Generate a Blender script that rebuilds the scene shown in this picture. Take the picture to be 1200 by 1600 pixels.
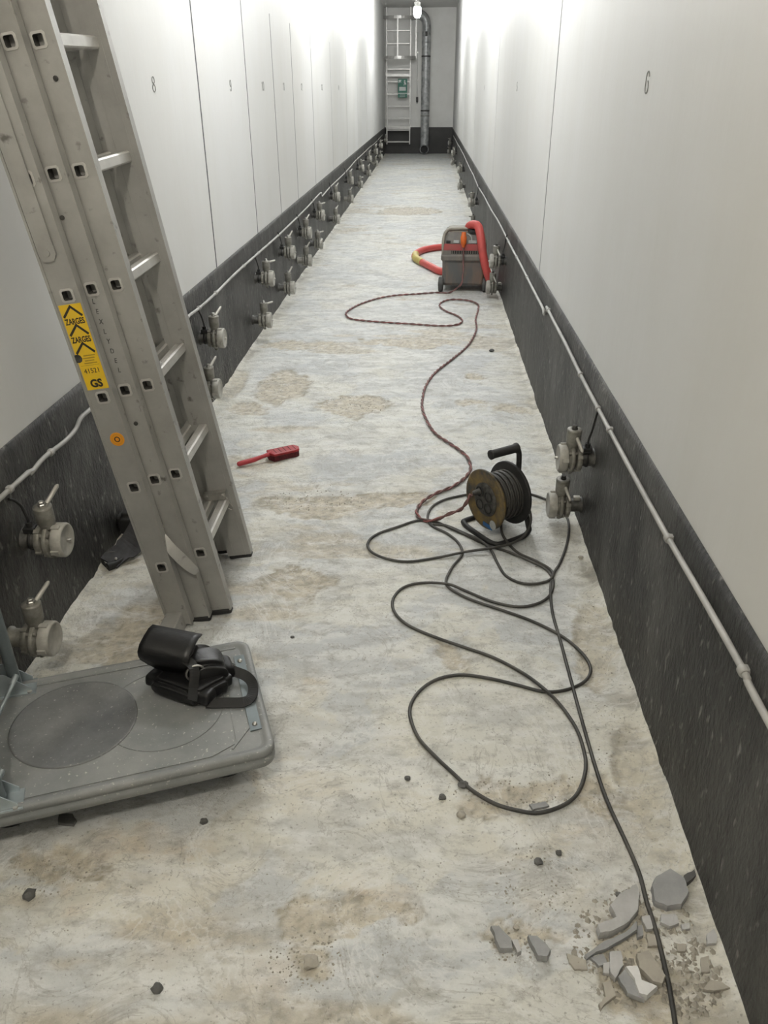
import bpy, bmesh, math, random
import numpy as np
from mathutils import Vector, Matrix, Euler, noise as mnoise

# ------------------------------------------------------------------ clear
for o in list(bpy.data.objects):
    bpy.data.objects.remove(o)
SC = bpy.context.scene
COL = SC.collection

# ------------------------------------------------------------------ camera
F_PX, VPX, VPY, ROLL, CAM_H = 1234.5, 671.4, 139.7, 0.0052, 1.525
_y = np.array([VPX - 600, VPY - 800, F_PX]); _y /= np.linalg.norm(_y)
_d = np.array([math.sin(ROLL), math.cos(ROLL), 0.0]); _d[2] = -(_d @ _y) / _y[2]; _d /= np.linalg.norm(_d)
_r = np.cross(_y, -_d)
if _r[0] < 0: _r = -_r
RM = np.array([_r, _y, -_d])            # camera(x right, y down, z fwd) -> world
cam = bpy.data.cameras.new('camera')
cam.sensor_fit = 'VERTICAL'; cam.sensor_height = 36.0
cam.lens = 36.0 * F_PX / 1600.0
cam.clip_start = 0.05; cam.clip_end = 200
cam_o = bpy.data.objects.new('camera', cam); COL.objects.link(cam_o)
m3 = Matrix([[RM[i][0], -RM[i][1], -RM[i][2]] for i in range(3)])
cam_o.matrix_world = Matrix.Translation((0, 0, CAM_H)) @ m3.to_4x4()
SC.camera = cam_o

def ray(x, y): return RM @ np.array([x - 600.0, y - 800.0, F_PX])
def on_floor(x, y, z=0.0):
    d = ray(x, y); p = d * ((z - CAM_H) / d[2]); return Vector((p[0], p[1], z))
def on_X(x, y, X):
    d = ray(x, y); p = d * (X / d[0]); return Vector((X, p[1], p[2] + CAM_H))
def on_Y(x, y, Y):
    d = ray(x, y); p = d * (Y / d[1]); return Vector((p[0], Y, p[2] + CAM_H))

# ------------------------------------------------------------------ light + view
w = bpy.data.worlds.new('world'); SC.world = w; w.use_nodes = True
w.node_tree.nodes['Background'].inputs[0].default_value = (0.9, 0.92, 1, 1)
w.node_tree.nodes['Background'].inputs[1].default_value = 0.02
SC.view_settings.view_transform = 'Standard'
SC.view_settings.look = 'None'
SC.view_settings.gamma = 1.0
SC.view_settings.use_curve_mapping = False
SC.view_settings.exposure = 0.0
LAMP_STRENGTH = 335.0
LAMPS = [-0.45, 4.7, 9.1, 13.5, 18.0]          # y of the pendant jar lamps
SHELL_BACK = -7.0

# ------------------------------------------------------------------ materials
MATS = {}
def mat(name, col, rough=0.6, metal=0.0, var=None, bump=None, col2=None, stretch=(1, 1, 1), spec=0.5, fine=None):
    """procedural principled material: colour mixed by noise, optional bump."""
    if name in MATS: return MATS[name]
    m = bpy.data.materials.new(name); m.use_nodes = True
    nt = m.node_tree; N = nt.nodes; L = nt.links
    b = N['Principled BSDF']
    b.inputs['Roughness'].default_value = rough
    b.inputs['Metallic'].default_value = metal
    b.inputs['Specular IOR Level'].default_value = spec
    b.inputs['Base Color'].default_value = (*col, 1)
    tc = N.new('ShaderNodeTexCoord'); mp = N.new('ShaderNodeMapping')
    mp.inputs['Scale'].default_value = stretch
    L.new(tc.outputs['Object'], mp.inputs['Vector'])
    if var:
        n = N.new('ShaderNodeTexNoise'); n.inputs['Scale'].default_value = var[0]
        n.inputs['Detail'].default_value = 7; n.inputs['Roughness'].default_value = 0.65
        L.new(mp.outputs[0], n.inputs['Vector'])
        r = N.new('ShaderNodeValToRGB')
        r.color_ramp.elements[0].position = var[1]; r.color_ramp.elements[1].position = var[2]
        r.color_ramp.elements[0].color = (*col, 1); r.color_ramp.elements[1].color = (*(col2 or col), 1)
        L.new(n.outputs[0], r.inputs[0])
        out = r.outputs[0]
        if fine:
            n2 = N.new('ShaderNodeTexNoise'); n2.inputs['Scale'].default_value = fine[0]
            n2.inputs['Detail'].default_value = 4
            L.new(mp.outputs[0], n2.inputs['Vector'])
            r2 = N.new('ShaderNodeValToRGB'); r2.color_ramp.elements[0].position = fine[1]; r2.color_ramp.elements[1].position = fine[2]
            L.new(n2.outputs[0], r2.inputs[0])
            mx = N.new('ShaderNodeMix'); mx.data_type = 'RGBA'
            L.new(r2.outputs[0], mx.inputs['Factor']); L.new(out, mx.inputs['A']); mx.inputs['B'].default_value = (*fine[3], 1)
            out = mx.outputs['Result']
        L.new(out, b.inputs['Base Color'])
    if bump:
        n = N.new('ShaderNodeTexNoise'); n.inputs['Scale'].default_value = bump[0]
        n.inputs['Detail'].default_value = 8; n.inputs['Roughness'].default_value = 0.6
        L.new(mp.outputs[0], n.inputs['Vector'])
        bp = N.new('ShaderNodeBump'); bp.inputs['Strength'].default_value = bump[1]; bp.inputs['Distance'].default_value = bump[2]
        L.new(n.outputs[0], bp.inputs['Height']); L.new(bp.outputs[0], b.inputs['Normal'])
    MATS[name] = m
    return m

def emis(name, col, s):
    m = bpy.data.materials.new(name); m.use_nodes = True
    b = m.node_tree.nodes['Principled BSDF']
    b.inputs['Base Color'].default_value = (*col, 1)
    b.inputs['Emission Color'].default_value = (*col, 1); b.inputs['Emission Strength'].default_value = s
    return m

M_WALL = mat('wall_paint', (0.675, 0.677, 0.668), 0.52, var=(0.9, .35, .7), col2=(0.62, 0.614, 0.583), bump=(2.2, .25, .02), stretch=(1, 1, .35))
M_END = mat('end_wall_paint', (0.80, 0.795, 0.76), 0.5, var=(2.5, .35, .7), col2=(0.73, 0.72, 0.68), bump=(4, .15, .01))
M_CEIL = mat('ceiling_paint', (0.76, 0.755, 0.73), 0.6, var=(2.5, .35, .7), col2=(0.68, 0.675, 0.65))
M_JOINT = mat('joint_filler', (0.06, 0.06, 0.075), 0.8, var=(20, .3, .7), col2=(0.1, 0.1, 0.11))
M_BAND = mat('bitumen_coat', (0.017, 0.0168, 0.0155), 0.45, var=(2.6, .42, .68), col2=(0.09, 0.089, 0.083), bump=(45, .9, .015),
             stretch=(1, 1.5, .7), fine=(34, .61, .76, (0.26, 0.25, 0.23)))
M_ALU = mat('aluminium', (0.43, 0.425, 0.405), 0.45, 0.4, var=(6, .35, .7), col2=(0.32, 0.315, 0.295), bump=(60, .08, .003), fine=(30, .64, .76, (0.16, 0.155, 0.14)))
M_ALU2 = mat('bright_aluminium', (0.62, 0.61, 0.58), 0.38, 0.45, var=(9, .35, .7), col2=(0.45, 0.44, 0.42))
M_RUB = mat('black_rubber', (0.012, 0.012, 0.012), 0.6, var=(15, .4, .8), col2=(0.03, 0.03, 0.03))
M_VALVE = mat('valve_khaki_metal', (0.20, 0.194, 0.17), 0.5, 0.3, var=(35, .4, .75), col2=(0.36, 0.35, 0.315), bump=(90, .2, .003))
M_VALVE2 = mat('valve_dusty_cap', (0.46, 0.45, 0.41), 0.6, 0.15, var=(30, .4, .75), col2=(0.31, 0.30, 0.265), bump=(90, .2, .003))
M_VDARK = mat('valve_dark_neck', (0.035, 0.034, 0.031), 0.55, 0.2, var=(40, .4, .7), col2=(0.11, 0.107, 0.098))
M_STEEL = mat('worn_steel', (0.52, 0.51, 0.48), 0.35, 0.85, var=(30, .4, .7), col2=(0.36, 0.35, 0.33))
M_LEVER = mat('lever_alu', (0.58, 0.565, 0.52), 0.45, 0.4, var=(30, .4, .7), col2=(0.48, 0.46, 0.42))
M_CONDUIT = mat('grey_white_sheath', (0.44, 0.435, 0.415), 0.5, var=(8, .4, .7), col2=(0.29, 0.285, 0.27))
M_WIRE = mat('black_lead', (0.015, 0.015, 0.014), 0.5, var=(8, .4, .7), col2=(0.03, 0.03, 0.03))
M_CABLE = mat('dusty_black_cable', (0.035, 0.034, 0.031), 0.55, var=(6, .4, .7), col2=(0.095, 0.09, 0.08))
M_REDC = mat('faded_red_cable', (0.27, 0.095, 0.09), 0.55, var=(3, .4, .65), col2=(0.21, 0.125, 0.115))
M_DARKC = mat('dark_strand', (0.11, 0.065, 0.06), 0.55, var=(3, .4, .65), col2=(0.19, 0.10, 0.09))
M_YEL = mat('yellow_sticker', (0.75, 0.49, 0.02), 0.45, var=(20, .4, .8), col2=(0.62, 0.42, 0.04))
M_ORA = mat('orange_sticker', (0.75, 0.30, 0.02), 0.45, var=(40, .4, .8), col2=(0.6, 0.24, 0.02))
M_INK = mat('black_ink', (0.015, 0.014, 0.012), 0.6, var=(50, .4, .7), col2=(0.04, 0.03, 0.02))
M_INK2 = mat('brown_print', (0.30, 0.20, 0.02), 0.6, var=(50, .4, .7), col2=(0.4, 0.27, 0.02))
M_PEN = mat('faded_marker', (0.05, 0.05, 0.047), 0.6, var=(50, .4, .7), col2=(0.18, 0.18, 0.17))
M_STENCIL = mat('grey_stencil', (0.14, 0.14, 0.125), 0.6, var=(60, .4, .7), col2=(0.22, 0.22, 0.20))
M_DECK = mat('grey_trolley_plastic', (0.165, 0.175, 0.177), 0.5, var=(5, .35, .7), col2=(0.27, 0.275, 0.27), bump=(60, .2, .003), fine=(110, .64, .72, (0.46, 0.45, 0.42)))
M_DECKW = mat('worn_trolley_plastic', (0.105, 0.11, 0.113), 0.5, var=(7, .35, .7), col2=(0.20, 0.205, 0.206), bump=(80, .2, .003), fine=(130, .64, .74, (0.42, 0.41, 0.39)))
M_ZINC = mat('zinc_plate', (0.42, 0.47, 0.49), 0.35, 0.6, var=(12, .4, .7), col2=(0.30, 0.35, 0.37))
M_BLUEG = mat('blue_grey_paint', (0.17, 0.20, 0.21), 0.4, 0.3, var=(10, .4, .7), col2=(0.12, 0.145, 0.155))
M_LEATH = mat('black_leather', (0.005, 0.005, 0.0055), 0.40, var=(12, .4, .7), col2=(0.011, 0.011, 0.012), bump=(70, .25, .004))
M_WEB = mat('black_webbing', (0.005, 0.005, 0.005), 0.6, var=(50, .4, .7), col2=(0.010, 0.010, 0.010))
M_RED = mat('red_plastic', (0.36, 0.018, 0.025), 0.38, var=(15, .4, .7), col2=(0.28, 0.014, 0.02))
M_BRIST = mat('dark_red_bristles', (0.13, 0.008, 0.013), 0.7, var=(120, .4, .6), col2=(0.05, 0.004, 0.006), bump=(200, .6, .004))
M_HOSE = mat('red_hose', (0.62, 0.095, 0.085), 0.5, var=(6, .4, .7), col2=(0.46, 0.085, 0.075))
M_ORP = mat('orange_plug', (0.70, 0.15, 0.025), 0.45, var=(20, .4, .7), col2=(0.55, 0.11, 0.02))
M_VACG = mat('vacuum_grey', (0.135, 0.13, 0.12), 0.6, var=(9, .38, .68), col2=(0.22, 0.195, 0.165), stretch=(1, 1, .3))
M_VACT = mat('vacuum_tub', (0.115, 0.118, 0.115), 0.55, var=(7, .42, .68), col2=(0.24, 0.16, 0.115), stretch=(1.4, 1, .3))
M_VACB = mat('vacuum_beige', (0.30, 0.28, 0.235), 0.6, var=(14, .4, .7), col2=(0.20, 0.185, 0.155))
M_VACR = mat('vacuum_red', (0.36, 0.055, 0.055), 0.5, var=(12, .4, .7), col2=(0.24, 0.07, 0.06))
M_GALV = mat('galvanised', (0.55, 0.56, 0.555), 0.4, 0.25, var=(9, .4, .65), col2=(0.25, 0.26, 0.255))
M_GREEN = mat('sign_green', (0.035, 0.17, 0.12), 0.5, var=(20, .4, .7), col2=(0.045, 0.2, 0.14))
M_WHITE = mat('sign_white', (0.7, 0.72, 0.70), 0.5, var=(20, .4, .7), col2=(0.62, 0.64, 0.62))
M_DRUM = mat('drum_yellowed', (0.19, 0.125, 0.035), 0.5, var=(13, .40, .60), col2=(0.045, 0.042, 0.034))
M_BLUE = mat('blue_scuff', (0.03, 0.12, 0.32), 0.5, var=(30, .4, .7), col2=(0.05, 0.16, 0.36))
M_LABELG = mat('pale_sticker', (0.42, 0.44, 0.43), 0.5, var=(40, .4, .7), col2=(0.3, 0.31, 0.3))
M_STONE = mat('grey_mortar', (0.27, 0.275, 0.275), 0.8, var=(14, .4, .7), col2=(0.36, 0.36, 0.355), bump=(50, .4, .006))
M_STONE2 = mat('pale_mortar', (0.48, 0.48, 0.475), 0.8, var=(14, .4, .7), col2=(0.37, 0.365, 0.35), bump=(50, .4, .006))
M_STONED = mat('dark_stone', (0.085, 0.085, 0.08), 0.75, var=(20, .4, .7), col2=(0.15, 0.15, 0.145), bump=(60, .4, .006))
M_STONEB = mat('beige_mortar', (0.40, 0.375, 0.32), 0.85, var=(14, .4, .7), col2=(0.31, 0.29, 0.25), bump=(50, .4, .006))
M_GLASSC = mat('lamp_socket', (0.55, 0.55, 0.53), 0.4, var=(20, .4, .7), col2=(0.45, 0.45, 0.43))

# ------------------------------------------------------------------ mesh builder
def basis(axis, hint=None):
    z = Vector(axis).normalized()
    h = Vector(hint) if hint else (Vector((0, 0, 1)) if abs(z.z) < .9 else Vector((1, 0, 0)))
    x = h.cross(z).normalized(); y = z.cross(x)
    return x, y, z

class MB:
    def __init__(s): s.v = []; s.f = []; s.sm = []
    def add(s, vs, fs, smooth=False):
        k = len(s.v); s.v += [tuple(v) for v in vs]
        s.f += [tuple(i + k for i in f) for f in fs]; s.sm += [smooth] * len(fs)
        return s
    def box(s, lo, hi, M=None, bev=0.0):
        x0, y0, z0 = lo; x1, y1, z1 = hi
        if bev <= 0:
            vs = [(x, y, z) for z in (z0, z1) for y in (y0, y1) for x in (x0, x1)]
            fs = [(0, 2, 3, 1), (4, 5, 7, 6), (0, 1, 5, 4), (2, 6, 7, 3), (0, 4, 6, 2), (1, 3, 7, 5)]
        else:
            bm = bmesh.new()
            bmesh.ops.create_cube(bm, size=1)
            for v in bm.verts:
                v.co = Vector(((x0 + x1) / 2 + v.co.x * (x1 - x0), (y0 + y1) / 2 + v.co.y * (y1 - y0), (z0 + z1) / 2 + v.co.z * (z1 - z0)))
            bmesh.ops.bevel(bm, geom=bm.edges[:], offset=bev, segments=2, affect='EDGES', profile=.5)
            bm.verts.index_update()
            vs = [v.co.copy() for v in bm.verts]; fs = [[v.index for v in f.verts] for f in bm.faces]; bm.free()
        if M is not None: vs = [M @ Vector(v) for v in vs]
        return s.add(vs, fs)
    def cyl(s, p0, p1, r0, r1=None, seg=16, caps=True, hint=None, flat=False):
        r1 = r0 if r1 is None else r1
        p0 = Vector(p0); p1 = Vector(p1); x, y, z = basis(p1 - p0, hint)
        vs = []
        for p, r in ((p0, r0), (p1, r1)):
            for i in range(seg):
                a = 2 * math.pi * (i + .5) / seg
                vs.append(p + (x * math.cos(a) + y * math.sin(a)) * r)
        s.add(vs, [(i, (i + 1) % seg, seg + (i + 1) % seg, seg + i) for i in range(seg)], not flat)
        if caps:
            s.add(vs[:seg], [tuple(range(seg))[::-1]]); s.add(vs[seg:], [tuple(range(seg))])
        return s
    def lathe(s, p0, axis, prof, seg=20, hint=None, smooth=True, close=True):
        """prof = [(r, t)...] along the axis."""
        x, y, z = basis(axis, hint); p0 = Vector(p0); vs = []
        for r, t in prof:
            for i in range(seg):
                a = 2 * math.pi * i / seg
                vs.append(p0 + z * t + (x * math.cos(a) + y * math.sin(a)) * max(r, 1e-5))
        fs = []
        for k in range(len(prof) - 1):
            for i in range(seg):
                j = (i + 1) % seg
                fs.append((k * seg + i, k * seg + j, (k + 1) * seg + j, (k + 1) * seg + i))
        s.add(vs, fs, smooth)
        if close:
            n = len(prof)
            s.add(vs[:seg], [tuple(range(seg))[::-1]]); s.add(vs[(n - 1) * seg:], [tuple(range(seg))])
        return s
    def tube(s, pts, r, seg=8, closed=False, caps=True):
        pts = [Vector(p) for p in pts]; n = len(pts)
        rs = r if isinstance(r, (list, tuple)) else [r] * n
        vs = []; up = None
        for i, p in enumerate(pts):
            t = (pts[(i + 1) % n] - pts[i - 1]) if closed else (pts[min(i + 1, n - 1)] - pts[max(i - 1, 0)])
            t = t.normalized() if t.length > 1e-9 else Vector((0, 0, 1))
            if up is None: up = Vector((0, 0, 1)) if abs(t.z) < .9 else Vector((1, 0, 0))
            up = (up - t * up.dot(t))
            if up.length < 1e-6: up = Vector((1, 0, 0)) - t * t.x
            up.normalize(); sd = t.cross(up)
            for k in range(seg):
                a = 2 * math.pi * k / seg
                vs.append(p + (sd * math.cos(a) + up * math.sin(a)) * rs[i])
        fs = []
        m = n if closed else n - 1
        for i in range(m):
            for k in range(seg):
                a = i * seg + k; b = i * seg + (k + 1) % seg
                c = ((i + 1) % n) * seg + (k + 1) % seg; d = ((i + 1) % n) * seg + k
                fs.append((a, b, c, d))
        s.add(vs, fs, True)
        if caps and not closed:
            s.add(vs[:seg], [tuple(range(seg))[::-1]]); s.add(vs[-seg:], [tuple(range(seg))])
        return s
    def ribbon(s, pts, normals, w, th):
        """flat strap along pts, width vector = normals x tangent."""
        pts = [Vector(p) for p in pts]; n = len(pts); vs = []
        ws = w if isinstance(w, (list, tuple)) else [w] * n
        for i, p in enumerate(pts):
            t = (pts[min(i + 1, n - 1)] - pts[max(i - 1, 0)]).normalized()
            nn = Vector(normals[i] if isinstance(normals, list) else normals)
            nn = (nn - t * nn.dot(t)).normalized(); sd = t.cross(nn)
            for a, b in ((-1, -1), (1, -1), (1, 1), (-1, 1)):
                vs.append(p + sd * (a * ws[i] / 2) + nn * (b * th / 2))
        fs = [(i * 4 + k, i * 4 + (k + 1) % 4, i * 4 + 4 + (k + 1) % 4, i * 4 + 4 + k) for i in range(n - 1) for k in range(4)]
        s.add(vs, fs, False)
        s.add(vs[:4], [(3, 2, 1, 0)]); s.add(vs[-4:], [(0, 1, 2, 3)])
        return s
    def prism(s, poly, z0, z1, M=None):
        n = len(poly)
        vs = [Vector((x, y, z0)) for x, y in poly] + [Vector((x, y, z1)) for x, y in poly]
        if M is not None: vs = [M @ v for v in vs]
        return s.add(vs, [tuple(range(n))[::-1], tuple(range(n, 2 * n))] + [(i, (i + 1) % n, n + (i + 1) % n, n + i) for i in range(n)])
    def mesh(s, name, m):
        me = bpy.data.meshes.new(name); me.from_pydata(s.v, [], s.f)
        me.polygons.foreach_set('use_smooth', s.sm)
        me.materials.append(m)
        bm = bmesh.new(); bm.from_mesh(me); bmesh.ops.recalc_face_normals(bm, faces=bm.faces); bm.to_mesh(me); bm.free()
        me.update(); return me
    def build(s, name, m, parent=None, bevel=0):
        o = bpy.data.objects.new(name, s.mesh(name, m)); COL.objects.link(o)
        if parent: o.parent = parent
        if bevel:
            b = o.modifiers.new('bevel', 'BEVEL'); b.width = bevel; b.segments = 2; b.limit_method = 'ANGLE'; b.angle_limit = .6
        return o

def tag(o, label=None, cat=None, group=None, kind=None):
    if label: o['label'] = label
    if cat: o['category'] = cat
    if group: o['group'] = group
    if kind: o['kind'] = kind
    return o
def empty(name, M=None):
    o = bpy.data.objects.new(name, None); COL.objects.link(o); o.empty_display_size = .1
    if M is not None: o.matrix_world = M
    return o
def link_mesh(name, me, parent=None, loc=None):
    o = bpy.data.objects.new(name, me); COL.objects.link(o)
    if parent: o.parent = parent
    if loc: o.location = loc
    return o
def copy_tree(o, parent=None):
    c = o.copy(); COL.objects.link(c); c.parent = parent
    for ch in o.children: copy_tree(ch, c)
    return c
def catmull(pts, n=6):
    P = [Vector(p) for p in pts]; out = []
    for i in range(len(P) - 1):
        p0 = P[max(i - 1, 0)]; p1 = P[i]; p2 = P[i + 1]; p3 = P[min(i + 2, len(P) - 1)]
        for k in range(n):
            t = k / n; t2 = t * t; t3 = t2 * t
            out.append(.5 * ((2 * p1) + (p2 - p0) * t + (2 * p0 - 5 * p1 + 4 * p2 - p3) * t2 + (3 * p1 - p0 - 3 * p2 + p3) * t3))
    out.append(P[-1]); return out
def text_mesh(name, body, size, m, parent, M, sx=1.0, bold=0.0, ext=0.0003):
    cu = bpy.data.curves.new(name, 'FONT'); cu.body = body; cu.size = size; cu.align_x = 'CENTER'; cu.align_y = 'CENTER'
    cu.offset = bold; cu.extrude = ext; cu.resolution_u = 3
    t = bpy.data.objects.new(name + '_tmp', cu); COL.objects.link(t)
    bpy.context.view_layer.update()
    me = bpy.data.meshes.new_from_object(t.evaluated_get(bpy.context.evaluated_depsgraph_get()))
    bpy.data.objects.remove(t); me.name = name
    me.transform(M @ Matrix.Diagonal((sx, 1, 1, 1)))
    me.materials.clear(); me.materials.append(m)
    o = link_mesh(name, me, parent); return o
def frame(x, y, z, o):
    M = Matrix.Identity(4)
    for i in range(3): M[i][0] = x[i]; M[i][1] = y[i]; M[i][2] = z[i]; M[i][3] = o[i]
    return M

# ------------------------------------------------------------------ room shell
XL, XR, YE, ZC = -1.172, 0.632, 23.36, 3.33
BL, BR = 0.650, 0.622                       # band heights left / right
JZ = 2.015                                  # top of the wall joints
JL = [-6.2, -4.6, -3.0, -1.0, 1.0, 3.02, 4.50, 5.705, 6.70, 7.64, 8.90, 10.61, 12.55, 14.5, 16.45, 18.4, 20.35, 22.2]
JR = [-6.98, -3.13, 0.72, 4.565, 8.42, 12.2, 16.0, 19.8]
EPS = .0016
def side_wall(name, X, sgn, joints, zb):
    """sgn = direction out of the room. Upper slab flush with joint-divided panels."""
    wall = MB().box((min(X, X + sgn * .25), SHELL_BACK, JZ), (max(X, X + sgn * .25), YE, ZC)).build(name, M_WALL)
    tag(wall, kind='structure')
    xs = sorted((X + sgn * EPS, X + sgn * .25))
    MB().box((xs[0], SHELL_BACK, 0), (xs[1], YE, JZ)).build('joint_backing', M_JOINT, wall)
    g = .012; ys = [SHELL_BACK] + [j for j in joints if SHELL_BACK < j < YE] + [YE]
    for a, b in zip(ys[:-1], ys[1:]):
        xs = sorted((X, X + sgn * EPS))
        MB().box((xs[0], a + g, zb - .02), (xs[1], b - g, JZ)).build('panel', M_WALL, wall)
    return wall
wall_left = side_wall('wall_left', XL, -1, JL, BL)
wall_right = side_wall('wall_right', XR, 1, JR, BR)
wall_far = tag(MB().box((XL - .25, YE, 0), (XR + .25, YE + .25, ZC)).build('wall_far', M_END), kind='structure')
wall_back = tag(MB().box((XL - .25, SHELL_BACK - .25, 0), (XR + .25, SHELL_BACK, ZC)).build('wall_back', M_WALL), kind='structure')
ceil = tag(MB().box((XL - .25, SHELL_BACK - .25, ZC), (XR + .25, YE + .25, ZC + .2)).build('ceiling', M_CEIL), kind='structure')

# rough dark coating at the foot of the walls: bumpy real geometry
def band(name, X, sgn, ztop, y0, y1):
    ys = [y0]
    while ys[-1] < y1:
        ys.append(min(y1, ys[-1] + (.02 if 0.8 < ys[-1] < 4.5 else .07 if ys[-1] < 9 else .2)))
    nz = 26; vs = []
    for y in ys:
        for k in range(nz + 1):
            z = ztop * k / nz
            if k == nz: z += .004 * mnoise.noise(Vector((3.1, y * 2.3, 0)))
            h = .008 + .0035 * mnoise.noise(Vector((y * 5, z * 5, sgn * 3))) + .002 * mnoise.noise(Vector((y * 17, z * 17, 5)))
            if z < .06: h += .005 * (1 - z / .06) ** 2 * (1 + mnoise.noise(Vector((y * 3, 1.0, 0))))
            if k == nz: h = .004
            vs.append((X - sgn * max(h, .003), y, z))
    fs = [(i * (nz + 1) + k, (i + 1) * (nz + 1) + k, (i + 1) * (nz + 1) + k + 1, i * (nz + 1) + k + 1) for i in range(len(ys) - 1) for k in range(nz)]
    k0 = len(vs); vs += [(X, y, ztop) for y in ys]
    fs += [(i * (nz + 1) + nz, (i + 1) * (nz + 1) + nz, k0 + i + 1, k0 + i) for i in range(len(ys) - 1)]
    b = MB(); b.add(vs, fs, True)
    return tag(b.build(name, M_BAND), kind='structure')
band('baseboard_left', XL, -1, BL, SHELL_BACK, YE)
band('baseboard_right', XR, 1, BR, SHELL_BACK, YE)
tag(MB().box((XL, YE - .008, 0), (XR, YE, .64)).build('baseboard_far', mat('end_band_paint', (0.042, 0.041, 0.038), .6, var=(3, .4, .7), col2=(0.06, 0.058, 0.055))), kind='structure')

# ------------------------------------------------------------------ floor
_TAB = {}
def vnoise(x, y, seed):
    if seed not in _TAB: _TAB[seed] = np.random.RandomState(seed).rand(256, 256)
    T = _TAB[seed]
    xi = np.floor(x).astype(int); yi = np.floor(y).astype(int); fx = x - xi; fy = y - yi
    fx = fx * fx * (3 - 2 * fx); fy = fy * fy * (3 - 2 * fy)
    g = lambda a, b: T[a % 256, b % 256]
    return (g(xi, yi) * (1 - fx) + g(xi + 1, yi) * fx) * (1 - fy) + (g(xi, yi + 1) * (1 - fx) + g(xi + 1, yi + 1) * fx) * fy
def fbm(x, y, seed, oct=5, lac=2.03, gain=.52):
    s = 0; a = 1; t = 0
    for i in range(oct):
        s = s + a * vnoise(x + 37.3 * i, y + 11.7 * i, seed + i); t += a; a *= gain; x = x * lac; y = y * lac
    return s / t
def smooth(a, b, x):
    t = np.clip((x - a) / (b - a), 0, 1); return t * t * (3 - 2 * t)
def px_blob(X, Y, spots, seed, warp=.07):
    """union of warped ellipses given as pixel boxes (cx, cy, rx, ry) lying on the floor."""
    wx = X + warp * (fbm(X * 6, Y * 6, seed) - .5) * 2 + .35 * warp * (fbm(X * 24, Y * 24, seed + 50) - .5) * 2
    wy = Y + warp * (fbm(X * 6 + 9, Y * 6, seed + 9) - .5) * 3 + .35 * warp * (fbm(X * 24, Y * 24 + 5, seed + 60) - .5) * 3
    out = np.full(X.shape, -9.0)
    for cx, cy, rx, ry in spots:
        c = on_floor(cx, cy); a = abs(on_floor(cx + rx, cy).x - c.x); b = abs(on_floor(cx, cy - ry).y - on_floor(cx, cy + ry).y) / 2
        d = 1 - np.sqrt(((wx - c.x) / a) ** 2 + ((wy - c.y) / b) ** 2)
        out = np.maximum(out, d)
    return out
ERODED = [(556, 634, 62, 16), (500, 785, 95, 20), (610, 782, 50, 14), (470, 540, 70, 7), (640, 535, 90, 8), (440, 605, 45, 24), (390, 640, 40, 12),
          (350, 600, 30, 30), (640, 330, 50, 6), (715, 1028, 30, 18), (860, 1235, 150, 26), (545, 1440, 110, 34), (480, 1505, 45, 40), (215, 985, 55, 45),
          (200, 1020, 40, 26), (80, 1365, 70, 26), (820, 1480, 60, 18), (990, 1500, 90, 80), (800, 640, 26, 6), (745, 634, 30, 6), (460, 915, 60, 22),
          (400, 720, 40, 12), (1000, 1200, 40, 90), (930, 1010, 30, 70), (840, 630, 22, 14), (650, 780, 30, 8), (745, 590, 18, 6), (1085, 1560, 50, 60)]
PALE = [(780, 1120, 130, 90), (700, 1365, 90, 50), (830, 1545, 110, 60), (520, 1330, 90, 40), (560, 720, 120, 50), (600, 870, 150, 60), (700, 560, 90, 40), (430, 690, 60, 40), (330, 940, 60, 40), (520, 580, 60, 20), (560, 1000, 150, 60)]
BEIGE = [(500, 1420, 150, 40), (330, 1520, 220, 60), (560, 1260, 160, 70), (180, 1340, 200, 60), (980, 1290, 90, 120), (450, 1180, 90, 120), (900, 1420, 130, 60), (250, 1000, 60, 60), (60, 1550, 100, 60)]
def floor_fields(X, Y):
    er = px_blob(X, Y, ERODED, 3)
    e = smooth(-.05, .22, er)
    big = fbm(X * 1.1 + 4, Y * 1.5, 21); st = fbm(X * 2.0, Y * 7.5, 31)     # cross-wise trowel streaks
    er2 = smooth(.60, .66, .55 * big + .45 * st)                           # further worn spots
    e = np.clip(np.maximum(e, er2 * .8), 0, 1)
    ed = np.minimum(np.abs(X - (XL)), np.abs(X - XR))                       # dusty strip along the walls
    edge = smooth(.17, .03, ed + .09 * (fbm(X * 5, Y * 5, 77) - .5))
    pale = smooth(-.25, .4, px_blob(X, Y, PALE, 13, .12))
    beige = smooth(-.3, .5, px_blob(X, Y, BEIGE, 17, .14))
    rough = fbm(X * 45, Y * 45, 5, 3)
    h = .0035 * (fbm(X * 3, Y * 4, 41) - .5) + .0045 * (fbm(X * 9, Y * 16, 43, 3) - .5) + .0016 * (fbm(X * 30, Y * 50, 44, 2) - .5)
    h = h + .002 - e * (.006) + e * .010 * (rough - .5)
    cor = smooth(.035, .0, ed)
    h = h + cor * .012
    rim = smooth(-.10, .02, er) * smooth(.16, .05, er)
    return e, edge, pale, beige, st, h, rim
FG = {}
def floor_h(x, y):
    j = int(np.clip(np.searchsorted(FG['ys'], y), 1, len(FG['ys']) - 1)); i = int(np.clip(round((x - XL) / (XR - XL) * 189), 0, 189))
    return float(max(FG['h'][j, i], FG['h'][j - 1, i]))
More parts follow.
